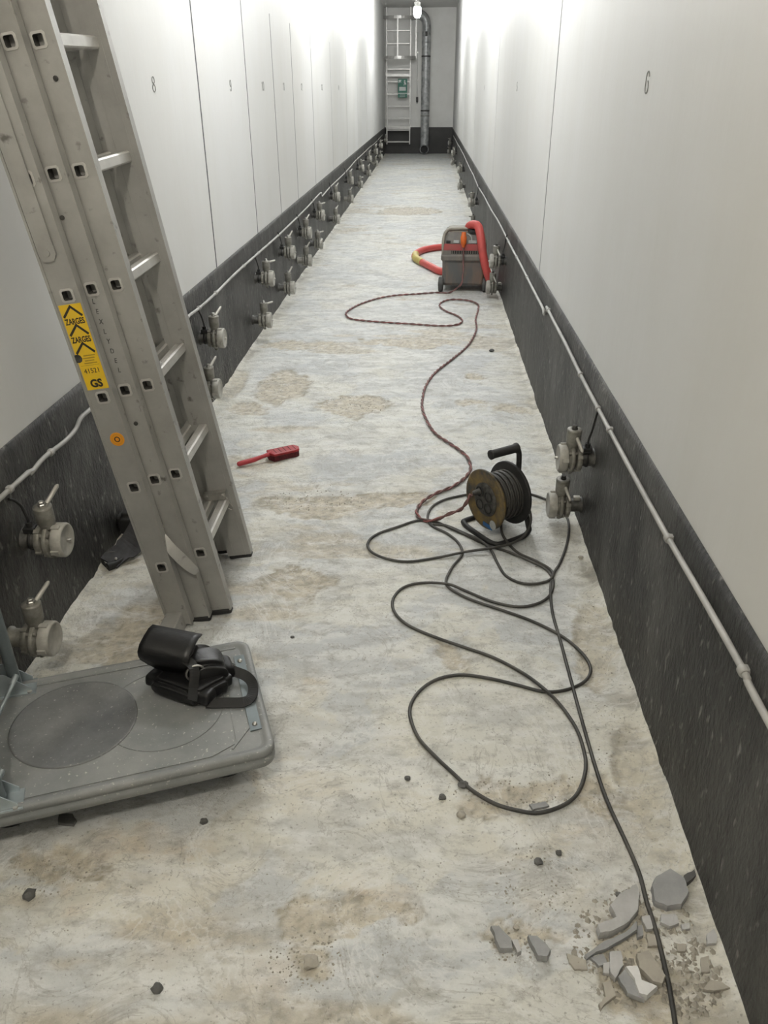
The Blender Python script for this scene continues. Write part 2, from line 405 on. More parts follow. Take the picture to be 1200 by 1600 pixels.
def build_floor():
    ys = [SHELL_BACK]
    while ys[-1] < YE:
        y = ys[-1]; ys.append(y + (.15 if y < .5 else .0085 if y < 3.2 else .013 if y < 6 else .03 if y < 12 else .06))
    ys[-1] = YE; ys = np.array(ys); xs = np.linspace(XL, XR, 190)
    Y, X = np.meshgrid(ys, xs, indexing='ij')
    e, edge, pale, beige, st, h, rim = floor_fields(X, Y)
    FG['ys'] = ys; FG['h'] = h
    ny, nx = X.shape
    V = np.stack([X, Y, h], -1).reshape(-1, 3)
    i = np.arange(ny - 1)[:, None] * nx + np.arange(nx - 1)[None, :]
    Fq = np.stack([i, i + 1, i + nx + 1, i + nx], -1).reshape(-1, 4)
    me = bpy.data.meshes.new('floor'); me.vertices.add(len(V)); me.vertices.foreach_set('co', V.ravel())
    me.loops.add(Fq.size); me.loops.foreach_set('vertex_index', Fq.ravel())
    me.polygons.add(len(Fq)); me.polygons.foreach_set('loop_start', np.arange(0, Fq.size, 4)); me.polygons.foreach_set('loop_total', np.full(len(Fq), 4))
    me.polygons.foreach_set('use_smooth', np.ones(len(Fq), bool)); me.update()
    # intrinsic colour of the worn screed
    near = smooth(5.5, 1.6, Y)
    c = np.array([.50, .505, .49])[None, None] * np.ones(X.shape + (1,))
    def mix(c, col, a): return c * (1 - a[..., None]) + np.array(col) * a[..., None]
    blot = fbm(X * 2.6, Y * 3.2, 91); blot2 = fbm(X * 7, Y * 12, 95); sw = fbm(X * 5 + 3 * blot, Y * 22 + 4 * blot, 97)
    c = mix(c, (.49, .465, .40), smooth(.40, .62, blot) * (.35 + .5 * near))
    c = mix(c, (.52, .49, .42), beige * .75)
    c = mix(c, (.50, .42, .34), smooth(.52, .68, fbm(X * 3.1, Y * 3.7, 121)) * beige * .55)
    c = mix(c, (.42, .43, .435), pale * .65)
    wq = fbm(X * 2.2, Y * 2.2, 201); sk = fbm(X * 2.4 + 1.3 * wq, Y * 3.6 + 2.2 * wq, 205, 6)
    c = mix(c, (.425, .437, .445), smooth(.505, .53, sk) * (.55 + .25 * near) * (1 - .55 * beige))
    c = mix(c, (.56, .545, .49), smooth(.455, .43, sk) * (.35 + .35 * near))
    c = mix(c, (.31, .29, .24), smooth(.485, .50, sk) * smooth(.52, .505, sk) * smooth(.45, .6, blot2) * .55)
    c = mix(c, (.62, .62, .60), smooth(.52, .66, sw) * .6)
    c = mix(c, (.37, .375, .37), smooth(.52, .70, blot2) * .5)
    c = mix(c, (.41, .365, .285), e * .85)
    rr = fbm(X * 60, Y * 60, 131, 2)
    c = mix(c, (.25, .225, .18), e * smooth(.58, .75, rr) * .75)
    c = mix(c, (.58, .55, .47), e * smooth(.42, .28, rr) * .4)
    c = mix(c, (.27, .24, .185), rim * smooth(.40, .62, fbm(X * 16, Y * 16, 151, 3)) * .95)
    c = mix(c, (.53, .505, .43), edge * .6)
    c = np.clip(c * np.array([1.24, 1.255, 1.25]), 0, .82)
    c = mix(c, (.34, .32, .27), edge * smooth(.55, .68, blot2) * .6)
    a = me.attributes.new('screed', 'FLOAT_COLOR', 'POINT')
    a.data.foreach_set('color', np.concatenate([c, np.clip(e + edge * .4, 0, 1)[..., None]], -1).reshape(-1).astype(np.float32))
    m = bpy.data.materials.new('worn_screed'); m.use_nodes = True; nt = m.node_tree; N = nt.nodes; L = nt.links
    b = N['Principled BSDF']; b.inputs['Roughness'].default_value = .62; b.inputs['Specular IOR Level'].default_value = .4
    at = N.new('ShaderNodeAttribute'); at.attribute_name = 'screed'
    tc = N.new('ShaderNodeTexCoord')
    def nz(scale, det, st=(1, 1, 1), rough=.6):
        mp = N.new('ShaderNodeMapping'); mp.inputs['Scale'].default_value = st; L.new(tc.outputs['Object'], mp.inputs['Vector'])
        n = N.new('ShaderNodeTexNoise'); n.inputs['Scale'].default_value = scale; n.inputs['Detail'].default_value = det; n.inputs['Roughness'].default_value = rough
        L.new(mp.outputs[0], n.inputs['Vector']); return n.outputs[0]
    def ramp(v, a, b_):
        r = N.new('ShaderNodeMapRange'); r.inputs['From Min'].default_value = a; r.inputs['From Max'].default_value = b_; L.new(v, r.inputs['Value']); return r.outputs[0]
    def mixc(fac, A, B, k):
        mu = N.new('ShaderNodeMath'); mu.operation = 'MULTIPLY'; L.new(fac, mu.inputs[0]); mu.inputs[1].default_value = k
        mx = N.new('ShaderNodeMix'); mx.data_type = 'RGBA'; L.new(mu.outputs[0], mx.inputs['Factor']); L.new(A, mx.inputs['A']); mx.inputs['B'].default_value = (*B, 1); return mx.outputs['Result']
    col = at.outputs['Color']
    col = mixc(ramp(nz(14, 9, (1, 1.6, 1), .7), .50, .66), col, (.33, .325, .30), .62)
    col = mixc(ramp(nz(9, 9, (1, 2.2, 1), .72), .51, .66), col, (.78, .78, .765), .62)
    col = mixc(ramp(nz(120, 3), .60, .70), col, (.20, .19, .165), .6)     # grit
    col = mixc(ramp(nz(160, 3), .60, .74), col, (.68, .67, .63), .45)
    # trowel ridges: thin swirling contour lines
    mpn = N.new('ShaderNodeTexNoise'); mpn.inputs['Scale'].default_value = 3.2; mpn.inputs['Detail'].default_value = 9; mpn.inputs['Roughness'].default_value = .62; mpn.inputs['Distortion'].default_value = 1.6
    L.new(tc.outputs['Object'], mpn.inputs['Vector'])
    sb = N.new('ShaderNodeMath'); sb.operation = 'SUBTRACT'; L.new(mpn.outputs[0], sb.inputs[0]); sb.inputs[1].default_value = .5
    ab = N.new('ShaderNodeMath'); ab.operation = 'ABSOLUTE'; L.new(sb.outputs[0], ab.inputs[0])
    col = mixc(ramp(ab.outputs[0], .010, .0), col, (.30, .285, .25), .45)
    sb2 = N.new('ShaderNodeMath'); sb2.operation = 'SUBTRACT'; L.new(mpn.outputs[0], sb2.inputs[0]); sb2.inputs[1].default_value = .43
    ab2 = N.new('ShaderNodeMath'); ab2.operation = 'ABSOLUTE'; L.new(sb2.outputs[0], ab2.inputs[0])
    col = mixc(ramp(ab2.outputs[0], .018, .0), col, (.78, .78, .76), .45)
    L.new(col, b.inputs['Base Color'])
    bp = N.new('ShaderNodeBump'); bp.inputs['Strength'].default_value = .8; bp.inputs['Distance'].default_value = .007
    L.new(nz(70, 8, (1, 1, 1), .65), bp.inputs['Height']); L.new(bp.outputs[0], b.inputs['Normal'])
    me.materials.append(m)
    return tag(link_mesh('floor', me), kind='structure')
build_floor()
# slab under the screed
tag(MB().box((XL - .25, SHELL_BACK - .25, -.25), (XR + .25, YE + .25, -.012)).build('floor_slab', M_STONE), kind='structure')

# ------------------------------------------------------------------ wall numbers
def digit_strokes(ch):
    el = lambda cx, cy, rx, ry, a0=0, a1=360, n=20: [(cx + rx * math.cos(math.radians(a0 + (a1 - a0) * i / n)), cy + ry * math.sin(math.radians(a0 + (a1 - a0) * i / n))) for i in range(n + 1)]
    return {'8': [el(0, .26, .19, .21), el(0, -.25, .21, .23)],
            '6': [el(0, .2, .2, .28, 15, 180, 12) + el(0, -.2, .2, .28, 180, 430, 18)],
            '9': [el(0, .2, .2, .28, 195 + 55, -60 + 0, 18)[::-1] + [], el(0, .2, .2, .28, 0, 360), [(.2, .2), (.2, -.2)] + el(0, -.2, .2, .28, 0, -160, 10)],
            '0': [el(0, 0, .2, .47)], '1': [[(-.06, .32), (.03, .47), (.03, -.47)]],
            '2': [el(0, .22, .2, .25, 170, -30, 12) + [(-.2, -.46), (.22, -.46)]],
            '3': [el(0, .23, .19, .24, 160, -90, 12), el(0, -.24, .21, .24, 90, -160, 12)],
            '4': [[(.08, -.47), (.08, .47), (-.2, -.15), (.22, -.15)]],
            '5': [[(.2, .46), (-.16, .46), (-.18, .06)] + el(0, -.2, .21, .27, 130, -150, 14)],
            '7': [[(-.2, .46), (.2, .46), (-.06, -.47)]]}[ch]
def wall_number(txt, X, sgn, Y, Z, h, wall):
    b = MB(); n = len(txt)
    for k, ch in enumerate(txt):
        off = (k - (n - 1) / 2) * .55
        for st in digit_strokes(ch):
            P = [Vector((X - sgn * .0012, Y - sgn * (px * 1.5 + off * 1.5) * h, Z + py * h)) for px, py in st]
            b.ribbon(P, Vector((-sgn, 0, 0)), h * .07, .0012)
    return b.build('number', M_STENCIL, wall)
for t, Y in (('8', 3.76), ('9', 5.23), ('10', 6.25), ('11', 7.155), ('12', 8.16), ('13', 9.7), ('14', 11.5)):
    wall_number(t, XL, -1, Y, 1.55, .058, wall_left)
for t, Y in (('6', 2.65), ('5', 6.53), ('4', 10.4)):
    wall_number(t, XR, 1, Y, 1.54, .058, wall_right)

# ------------------------------------------------------------------ lamps
M_LAMP = emis('lamp_glass', (.985, .995, 1.0), LAMP_STRENGTH)
M_LAMPW = emis('warm_lamp_glass', (1.0, .93, .81), LAMP_STRENGTH)
LX = -.268
for i, y in enumerate(LAMPS):
    zt = 2.92 if i == 4 else 3.06
    t = empty('pendant_lamp', Matrix.Translation((LX, y, zt)))
    MB().lathe((0, 0, 0), (0, 0, -1), [(.066, 0), (.074, .02), (.072, .10), (.060, .15), (.035, .172), (.001, .178)], 14).build('glass_jar', M_LAMPW if i == 0 else M_LAMP, t)
    MB().lathe((0, 0, 0), (0, 0, 1), [(.062, .002), (.066, .02), (.05, .035), (.058, .05), (.058, .085), (.02, .095), (.02, .11)], 16).build('socket', M_GLASSC, t)
    MB().box((-.055, -.055, .11), (.055, .055, .17), bev=.008).build('junction_box', M_GLASSC, t)
    MB().cyl((0, 0, .17), (0, 0, ZC - zt), .012, seg=10).build('hanger_rod', M_STEEL, t)
    tag(t, ['warm jar lamp hanging from the ceiling behind the camera', 'glowing white jar lamp hanging between cable reel and vacuum cleaner', 'glowing white jar lamp next beyond the vacuum cleaner', 'glowing white jar lamp next before the far one', 'glowing white jar lamp hanging in front of the caged wall ladder'][i], 'lamp', 'jar lamps along the ceiling')
# supply cable on the ceiling, running to the last lamp
sup = empty('ceiling_cable', Matrix.Translation((LX - .06, 18, ZC)))
MB().tube(catmull([(-.02, -16, -.012), (0, -8, -.012), (0, -.5, -.012), (0, -.12, -.012), (.03, -.05, -.06), (.055, -.01, -.24)], 5), .009, 8).build('cable', M_WIRE, sup)
for k in range(14):
    MB().box((-.018, -.4 - k * 1.1, -.024), (.018, -.38 - k * 1.1, 0)).build('clip', M_CONDUIT, sup)
tag(sup, 'dark lamp cable clipped along the ceiling to the far jar lamp', 'cable')

# ------------------------------------------------------------------ valves
def make_valve(side, upper, kind):
    """axis along local +X away from the wall; z = 0 on the axis."""
    t = empty('drain_valve')
    if upper:
        MB().lathe((0, 0, 0), (1, 0, 0), [(.036, 0), (.036, .006), (.029, .010), (.029, .05)], 18).build('neck_pipe', M_VDARK, t)
    else:
        MB().lathe((0, 0, 0), (1, 0, 0), [(.033, 0), (.033, .006), (.027, .010), (.027, .05)], 18).build('neck_pipe', M_VDARK if side > 0 or kind != 1 else M_VALVE, t)
    nut = MB().lathe((.047, 0, 0), (1, 0, 0), [(.033, 0), (.043, .001), (.045, .003), (.045, .017), (.043, .019), (.033, .020)], 22)
    for k in range(4):
        a = k * math.pi / 2 + .5
        nut.box((.049, -.006, .040), (.067, .006, .049), Matrix.Rotation(a, 4, 'X'))
    nut.build('coupling_nut', M_VALVE, t)
    body = MB().lathe((.070, 0, 0), (1, 0, 0), [(.034, 0), (.037, .001), (.037, .006), (.053, .007), (.054, .009), (.054, .017), (.053, .019), (.038, .020), (.038, .024), (.034, .027)], 24)
    for k in range(4):
        a = k * math.pi / 2 + math.pi / 4
        c = Vector((0, math.cos(a) * .047, math.sin(a) * .047)); body.cyl((.070, c.y, c.z), (.098, c.y, c.z), .006, seg=6)
    body.cyl((.083, 0, -.05), (.083, 0, -.062), .008, seg=8)
    body.build('valve_body', M_VALVE, t)
    cap = MB().lathe((.097, 0, 0), (1, 0, 0), [(.036, 0), (.049, .003), (.051, .006), (.051, .030), (.048, .034), (.044, .035), (.043, .0335), (.001, .0335)], 26)
    for k in range(4):
        a = k * math.pi / 2 + .25
        cap.box((.100, -.007, .047), (.124, .007, .0555), Matrix.Rotation(a, 4, 'X'))
    cp = cap.build('blank_cap', M_VALVE2, t)
    if kind % 2 == 0:
        MB().lathe((.1305, 0, 0), (1, 0, 0), [(.006, 0), (.006, .006), (.004, .011), (.001, .013)], 10).build('cap_knob', M_STEEL, cp)
    hs = MB().lathe((.083, 0, .045), (0, 0, 1), [(.020, 0), (.021, .008), (.0255, .018), (.0265, .064), (.0265, .070), (.014, .0705)], 18).build('stem_housing', M_VALVE, t)
    MB().lathe((.083, 0, .1155), (0, 0, 1), [(.0115, 0), (.0115, .006), (.0095, .008), (.0095, .014), (.007, .016)], 6, smooth=False).build('stem_bolt', M_VDARK if side > 0 else M_STEEL, hs)
    p0 = Vector((.083, 0, .104))
    if side < 0: d = Vector((.30, .80, .50))            # left wall: lever away from camera, rising
    else: d = Vector((-.28, .80, -.55))                  # right wall (turned 180): lever towards camera, falling
    if kind == 2: d = Vector((.55, .75, .05))
    d.normalize()
    s0 = p0 + d * .020
    MB().tube([s0, s0 + d * .03, s0 + d * .060, s0 + d * .066], [.0068, .0066, .0062, .003], 8).build('lever', M_LEVER, t)
    if upper:
        s = MB(); s.box((.012, -.016, .026), (.046, .016, .046), bev=.004); s.cyl((.029, 0, .046), (.029, 0, .060), .010, seg=10); s.lathe((.029, 0, 0), (1, 0, 0), [(.0315, -.004), (.0325, -.004), (.0325, .004), (.0315, .004)], 18, close=False)
        s.cyl((.02, .02, .032), (.05, .02, .032), .004, seg=6)
        sn = s.build('sensor_clamp', M_RUB, t)
        top = .155 if side < 0 else .20
        MB().tube(catmull([(.029, 0, .058), (.029, 0, .075), (.020, -.004 * side, .11), (.014, .012 * side, top - .015), (.010, .03 * side, top)], 5), .0042, 7).build('sensor_lead', M_WIRE, t)
    elif side > 0:
        c = MB(); c.box((.010, -.010, .022), (.036, .010, .040), bev=.004); c.build('saddle_clip', M_VALVE2, t)
    return t
ORD = ['nearest', 'second', 'third', 'fourth', 'fifth', 'sixth', 'seventh', 'eighth', 'ninth', 'tenth', 'eleventh', 'twelfth', 'thirteenth']
LU = [(1.955, .365), (3.99, .392), (5.458, .392), (6.415, .398), (7.399, .394), (8.408, .41), (9.956, .41), (11.851, .41), (13.856, .41), (15.756, .41), (17.73, .41), (19.6, .41), (21.9, .41)]
LL = [(1.765, .150), (3.80, .185), (5.27, .156), (6.311, .145), (7.337, .165), (8.176, .172), (9.872, .172), (11.781, .18), (13.57, .19), (15.557, .19), (17.695, .19), (19.5, .19)]
RU = [(2.67, .335), (6.418, .337), (10.3, .31), (14.6, .32), (18.8, .31), (22.4, .31)]
RL = [(2.775, .088), (6.62, .092), (9.95, .09), (14.2, .1), (19.2, .09), (22.75, .09)]
protos = {}
def place_valves(lst, side, upper):
    X = XL + .006 if side < 0 else XR - .006
    for i, (y, z) in enumerate(lst):
        kind = (0 if upper else 1) if i < 2 else i % 3
        key = (side, upper, kind)
        if key not in protos: o = protos[key] = make_valve(side, upper, kind)
        else: o = copy_tree(protos[key])
        rng = random.Random(i * 7 + (upper) * 3 + side)
        o.location = (X, y, z); o.rotation_euler = ((rng.uniform(-.08, .08)), 0, 0 if side < 0 else math.pi)
        row = 'upper' if upper else 'lower'; sd = 'left' if side < 0 else 'right'
        which = ORD[i] + (' to the camera' if i == 0 else ' from the camera')
        tag(o, f'khaki capped drain valve, {which} in the {row} row on the {sd} wall', 'valve', f'{row} drain valves on the {sd} wall')
place_valves(LU, -1, True); place_valves(LL, -1, False); place_valves(RU, 1, True); place_valves(RL, 1, False)

# ------------------------------------------------------------------ wall cables above the valves
def wall_cable(name, X, sgn, pts, label, clips):
    t = empty(name, Matrix.Translation((X, pts[0][0], 0)))
    P = [(-sgn * .017, y - pts[0][0], z) for y, z in pts]
    MB().tube(catmull(P, 4), .0074, 8).build('sheath', M_CONDUIT, t)
    for y in clips:
        z = float(np.interp(y, [p[0] for p in pts], [p[1] for p in pts]))
        c = MB().lathe((-sgn * .017, y - pts[0][0] - .011, z), (0, 1, 0), [(.0095, 0), (.0115, .003), (.0115, .017), (.0095, .020)], 12)
        xs = sorted((0, -sgn * .016)); c.box((xs[0], y - pts[0][0] - .008, z - .009), (xs[1], y - pts[0][0] + .008, z + .009))
        c.build('clip', M_CONDUIT, t)
    return tag(t, label, 'cable')
rg = random.Random(4)
pr = [(-1.5, .55), (0, .552), (.6, .55), (1.136, .545), (1.206, .552), (1.45, .548), (1.735, .538), (2.1, .533), (2.646, .531), (3.033, .533), (3.444, .543), (3.8, .545), (4.03, .548), (4.07, .545), (4.085, .52), (4.13, .495), (4.20, .512), (4.587, .512), (5.3, .515), (6.173, .512), (7.2, .518)]
y = 8.2; 
while y < 23: pr.append((y, .505 + rg.uniform(-.012, .012))); y += 1.15
pr[23] = (pr[23][0], .475)
wall_cable('wall_cable', XR, 1, pr, 'grey sheathed cable clipped along the dark band of the right wall', [.62, 1.21, 1.735, 2.46, 2.66, 3.03, 4.0, 4.95, 5.6, 6.25, 8.2, 10.0, 12, 14, 16, 18])
pl = [(-1.5, .54), (0.5, .54), (1.926, .541), (2.05, .530), (2.151, .538), (2.30, .528), (2.394, .532), (2.45, .552), (2.569, .55), (2.9, .552), (3.3, .558), (3.756, .555), (4.0, .545), (4.321, .541), (4.9, .546), (5.587, .538), (6.2, .53), (6.81, .527), (8.0, .53), (9.1, .545), (9.2, .50), (10.0, .51)]
y = 11.2
while y < 23: pl.append((y, .52 + rg.uniform(-.015, .015))); y += 1.2
wall_cable('wall_cable', XL, -1, pl, 'grey sheathed cable clipped along the dark band of the left wall', [1.93, 2.20, 2.57, 3.0, 3.78, 4.0, 4.35, 5.1, 5.58, 6.4, 7.4, 8.4, 10, 12, 14, 16, 18])

# ------------------------------------------------------------------ extension ladder against the left wall
def build_ladder():
    d = Vector((-.149, -.024, 1)).normalized(); a = Vector((0, 1, 0)); a = (a - d * a.dot(d)).normalized(); n = a.cross(d)
    B0 = Vector((-.794, 2.026, .232))
    root = empty('extension_ladder', frame(n, a, d, B0))         # local x = out of ladder, y = along rungs, z = up the stiles
    offs = [(0, 0, 0), (.0518, .0375, .0018), (.1047, .0735, .0)]
    for k, B in enumerate([B0, Vector((-.743, 2.062, .241)), Vector((-.690, 2.096, .245))]):
        q = B - B0; offs[k] = (q.dot(n), q.dot(a), q.dot(d))
    W = [.512, .438, .364]; HW = .044; RH = .0155; HRS = [.0345, .0335, .0425]
    bots = [-.222, -.228, -.226]; nr = [8, 9, 9]
    def stile(x0, y0, z0, sg, bot, rungs, HR):
        """channel with lips; sg=+1 near stile (inside towards +y), -1 far stile."""
        top = rungs * .28 - .28 + (.02 if rungs == 8 else .10)
        if rungs == 8: top = 2.235
        cx = [-HW, -HW + .0065, -RH, RH, HR - .0055, HR]
        zs = [bot]
        for r in range(rungs): zs += [r * .28 - RH, r * .28 + RH]
        zs.append(top)
        b = MB()
        def P(x, y, z): return Vector((x0 + x, y0 + sg * y, z0 + z))
        def quad(p): b.add(p, [(0, 1, 2, 3)])
        for i in range(len(zs) - 1):
            za, zb = zs[i], zs[i + 1]
            for c in range(5):
                if c == 2 and i % 2 == 1: continue
                lip = -.004 if c in (0, 4) else 0
                quad([P(cx[c], lip, za), P(cx[c + 1], lip, za), P(cx[c + 1], lip, zb), P(cx[c], lip, zb)])
        for xx in (cx[1], cx[4]): quad([P(xx, -.004, bot), P(xx, 0, bot), P(xx, 0, top), P(xx, -.004, top)])
        dep = .027
        for xx in (cx[0], cx[5]): quad([P(xx, -.004, bot), P(xx, dep, bot), P(xx, dep, top), P(xx, -.004, top)])
        quad([P(-HW, dep, bot), P(HR, dep, bot), P(HR, dep, top), P(-HW, dep, top)])
        quad([P(-HW, 0, bot), P(HR, 0, bot), P(HR, dep, bot), P(-HW, dep, bot)])
        quad([P(-HW, 0, top), P(HR, 0, top), P(HR, dep, top), P(-HW, dep, top)])
        for xx in (-.022, .022):                                     # extrusion ribs on the inner face
            b.box((x0 + xx - .0012, min(y0 + sg * dep, y0 + sg * (dep + .0012)), z0 + bot), (x0 + xx + .0012, max(y0 + sg * dep, y0 + sg * (dep + .0012)), z0 + top))
        return b
    def rung_mesh(Wk):
        b = MB(); r1, r2 = RH - .0005, RH - .0032; yin = Wk
        def ring(r, c):       # rounded square
            return [(sx * (r - c) + (sx * c if t else 0), sz * (r - c) + (0 if t else sz * c)) for sx, sz, t in ((1, -1, 1), (1, 1, 1), (1, 1, 0), (-1, 1, 0), (-1, 1, 1), (-1, -1, 1), (-1, -1, 0), (1, -1, 0))]
        R1 = ring(r1, .004); R2 = ring(r2, .003); R3 = ring(RH + .0025, .005)
        vs = [(x, .002, z) for x, z in R1] + [(x, yin - .002, z) for x, z in R1]
        b.add(vs, [(i, (i + 1) % 8, 8 + (i + 1) % 8, 8 + i) for i in range(8)])
        vs = [(x, -.002, z) for x, z in R2] + [(x, yin + .002, z) for x, z in R2]
        k_in = len(b.f); b.add(vs, [(i, (i + 1) % 8, 8 + (i + 1) % 8, 8 + i) for i in range(8)])
        for yy in (-.0022, yin + .0022):                              # flared collars on the outer webs
            vs = [(x, yy, z) for x, z in R3] + [(x, yy, z) for x, z in R2]
            b.add(vs, [(i, (i + 1) % 8, 8 + (i + 1) % 8, 8 + i) for i in range(8)])
            y2 = 0.0 if yy < 0 else yin
            vs = [(x, yy, z) for x, z in R3] + [(x, y2, z) for x, z in R3]
            b.add(vs, [(i, (i + 1) % 8, 8 + (i + 1) % 8, 8 + i) for i in range(8)])
        for k in range(5):                                            # grip ribs on top
            xx = -.009 + k * .0045; b.box((xx - .0009, .03, r1), (xx + .0009, yin - .03, r1 + .0009))
        me = b.mesh('rung', M_ALU2); me.materials.append(M_VDARK); me.materials.append(M_ALU)
        for p in me.polygons:
            if k_in <= p.index < k_in + 8: p.material_index = 1  # inner tube walls coloured dark for the shade inside the hollow rung
            elif k_in + 8 <= p.index < k_in + 40: p.material_index = 0
        return me
    for k in range(3):
        ox, oy, oz = offs[k]
        stile(ox, oy, oz, 1, bots[k], nr[k], HRS[k]).build('stile', M_ALU, root)
        stile(ox, oy + W[k], oz, -1, bots[k], nr[k], HRS[k]).build('stile', M_ALU, root)
        me = rung_mesh(W[k])
        for r in range(nr[k]): link_mesh('rung', me, root, (ox, oy, oz + r * .28))
        if k > 0:
            for yy in (oy - .004, oy + W[k] - .026):
                MB().box((ox - HW + .001, yy, oz + bots[k] - .016), (ox + HRS[k] - .001, yy + .030, oz + bots[k] + .004), bev=.006).build('rubber_foot', M_RUB, root)
    # floor bar of the widest section
    ox, oy, oz = offs[0]
    zb = oz + bots[0]
    MB().box((ox - .040, -.33, zb - .006), (ox + .014, W[0] + .30, zb + .050), bev=.004).build('stabiliser_bar', M_ALU, root)
    # guide plate clamped on the widest section, upper part
    gp = MB().prism([(-.034, .04), (-.034, .010), (-.026, -.004), (-.012, -.008), (0.002, -.004), (.010, .010), (.010, .04)], 0, .004, frame((1, 0, 0), (0, 0, 1), (0, -1, 0), (0, -.004, .935)))
    gp.box((-.034, -.008, .975), (.010, -.004, 1.75)); gp.cyl((-.012, -.008, .950), (-.012, -.012, .950), .009, seg=12)
    gp.build('guide_plate', M_ALU, root)
    # rivets
    for (x, k, z) in ((-.014, 1, 1.02), (.0, 1, .46), (.012, 2, 1.32)):
        MB().cyl((offs[k][0] + x, offs[k][1] - .001, offs[k][2] + z), (offs[k][0] + x, offs[k][1] - .004, offs[k][2] + z), .006, seg=10).build('rivet', M_VDARK, root)
    # curved latch strap with pivot near the foot
    ox, oy, oz = offs[1]
    pts = catmull([(ox - .026, oy - .010, oz + .108), (ox - .022, oy - .020, oz + .092), (ox - .004, oy - .030, oz + .055), (ox + .020, oy - .032, oz + .012), (ox + .040, oy - .028, oz - .025), (ox + .046, oy - .022, oz - .042)], 5)
    n_ = len(pts); ws = [.004 + .030 * math.sin(math.pi * min(1, (i / (n_ - 1)) * .80 + .06)) for i in range(n_)]
    st = MB().ribbon(pts, Vector((.45, -1, .35)), ws, .003).build('latch_strap', M_ALU, root)
    MB().cyl((ox - .028, oy + .002, oz + .118), (ox - .028, oy - .012, oz + .118), .012, seg=12).cyl((ox - .028, oy - .012, oz + .118), (ox - .028, oy - .016, oz + .118), .007, seg=8).build('latch_pivot', M_STEEL, root)
    # hook bracket joining two sections on the far side
    ox2, oy2, oz2 = offs[2]
    hb = MB().box((ox2 - .062, oy2 + W[2] - .052, oz2 + .020 + .28 * 0), (ox2 + .018, oy2 + W[2] - .046, oz2 + .046))
    hb.box((ox2 - .062, oy2 + W[2] - .052, oz2 + .043), (ox2 + .018, oy2 + W[2] - .030, oz2 + .047)); hb.cyl((ox2 + .006, oy2 + W[2] - .046, oz2 + .032), (ox2 + .006, oy2 + W[2] - .058, oz2 + .032), .008, seg=10)
    hb.cyl((ox2 - .05, oy2 + W[2] - .046, oz2 + .034), (ox2 - .05, oy2 + W[2] - .06, oz2 + .034), .008, seg=10)
    hb.build('hook_bracket', M_STEEL, root)
    MB().tube(catmull([(ox2 + .012, oy2 + W[2] - .030, oz2 + .00), (ox2 + .026, oy2 + W[2] - .034, oz2 - .022), (ox2 + .020, oy2 + W[2] - .034, oz2 - .034), (ox2 + .008, oy2 + W[2] - .033, oz2 - .026)], 5), .0016, 6).build('wire_loop', M_STEEL, root)
    # ---- stickers on the widest section, near stile, outer web
    FX = lambda x, z, y=-.0008: frame((1, 0, 0), (0, 0, 1), (0, -1, 0), (x, y, z))
    z0, z1 = .28 * 2 + .025, .28 * 3 - .022
    sw = .061; sx = -.0035
    stk = MB().box((sx - sw / 2 + .000, -.0008, z0), (sx + sw / 2, 0, z1)).build('sticker', M_YEL, root)
    H = z1 - z0
    def zz(f): return z1 - f * H                                       # f = fraction from the top
    def chevron(fc):
        b = MB(); zc = zz(fc)
        for s in (-1, 1):
            b.add([Vector((sx + s * 0, -.0013, zc + .010)), Vector((sx + s * .0235, -.0013, zc - .015)), Vector((sx + s * .0275, -.0013, zc - .010)), Vector((sx, -.0013, zc + .0185))], [(0, 1, 2, 3)])
        b.build('chevron', M_INK, stk)
    for f in (.085, .295, .505): chevron(f)
    for f in (.195, .405): text_mesh('lettering', 'ZARGES', .0215, M_INK, stk, FX(sx, zz(f), -.0011), .68, .0006)
    for q, f in enumerate((.585, .615, .645, .675)):
        MB().box((sx - .010 - .004 * (q % 2), -.0012, zz(f + .012)), (sx + .022 - .003 * (q % 3), -.0008, zz(f))).build('print_line', M_INK2, stk)
    MB().box((sx - .026, -.0012, zz(.708)), (sx + .026, -.0008, zz(.704))).build('rule_line', M_INK2, stk)
    text_mesh('lettering', '41521', .019, M_INK, stk, FX(sx, zz(.775), -.0011), .95)
    text_mesh('lettering', 'GS', .030, M_INK, stk, FX(sx, zz(.93), -.0011), .95, .0012)
    sm = MB().lathe((sx - .027, -.0010, zz(.615)), (0, -1, 0), [(.012, 0), (.008, .0003)], 9).build('scuff', M_VDARK, stk)
    rs = MB().lathe((0.0, -.0002, .434), (0, -1, 0), [(.0205, 0), (.0205, .0009)], 24).build('round_sticker', M_ORA, root)
    MB().lathe((0.0, -.0011, .434), (0, -1, 0), [(.0085, 0), (.0085, .0004), (.0055, .0004), (.0055, 0)], 18, close=False).build('ring_mark', M_INK, rs)
    MB().lathe((0.0, -.0011, .434), (0, -1, 0), [(.0150, 0), (.0150, .0003), (.0143, .0003), (.0143, 0)], 24, close=False).build('ring_mark', M_INK2, rs)
    # handwriting down the middle stile
    ox, oy, oz = offs[1]
    for i, ch in enumerate('LEXLYDEL'):
        text_mesh('marker_letter', ch, .019, M_PEN, root, frame(Vector((1, 0, -.15)).normalized(), Vector((.15, 0, 1)).normalized(), (0, -1, 0), (ox - .006 + .0012 * i, oy - .0006, oz + .28 * 3 - .032 - i * .0272)), .8, .0002)
    tag(root, 'tall three-section aluminium extension ladder leaning on left wall, with yellow sticker', 'ladder')
build_ladder()

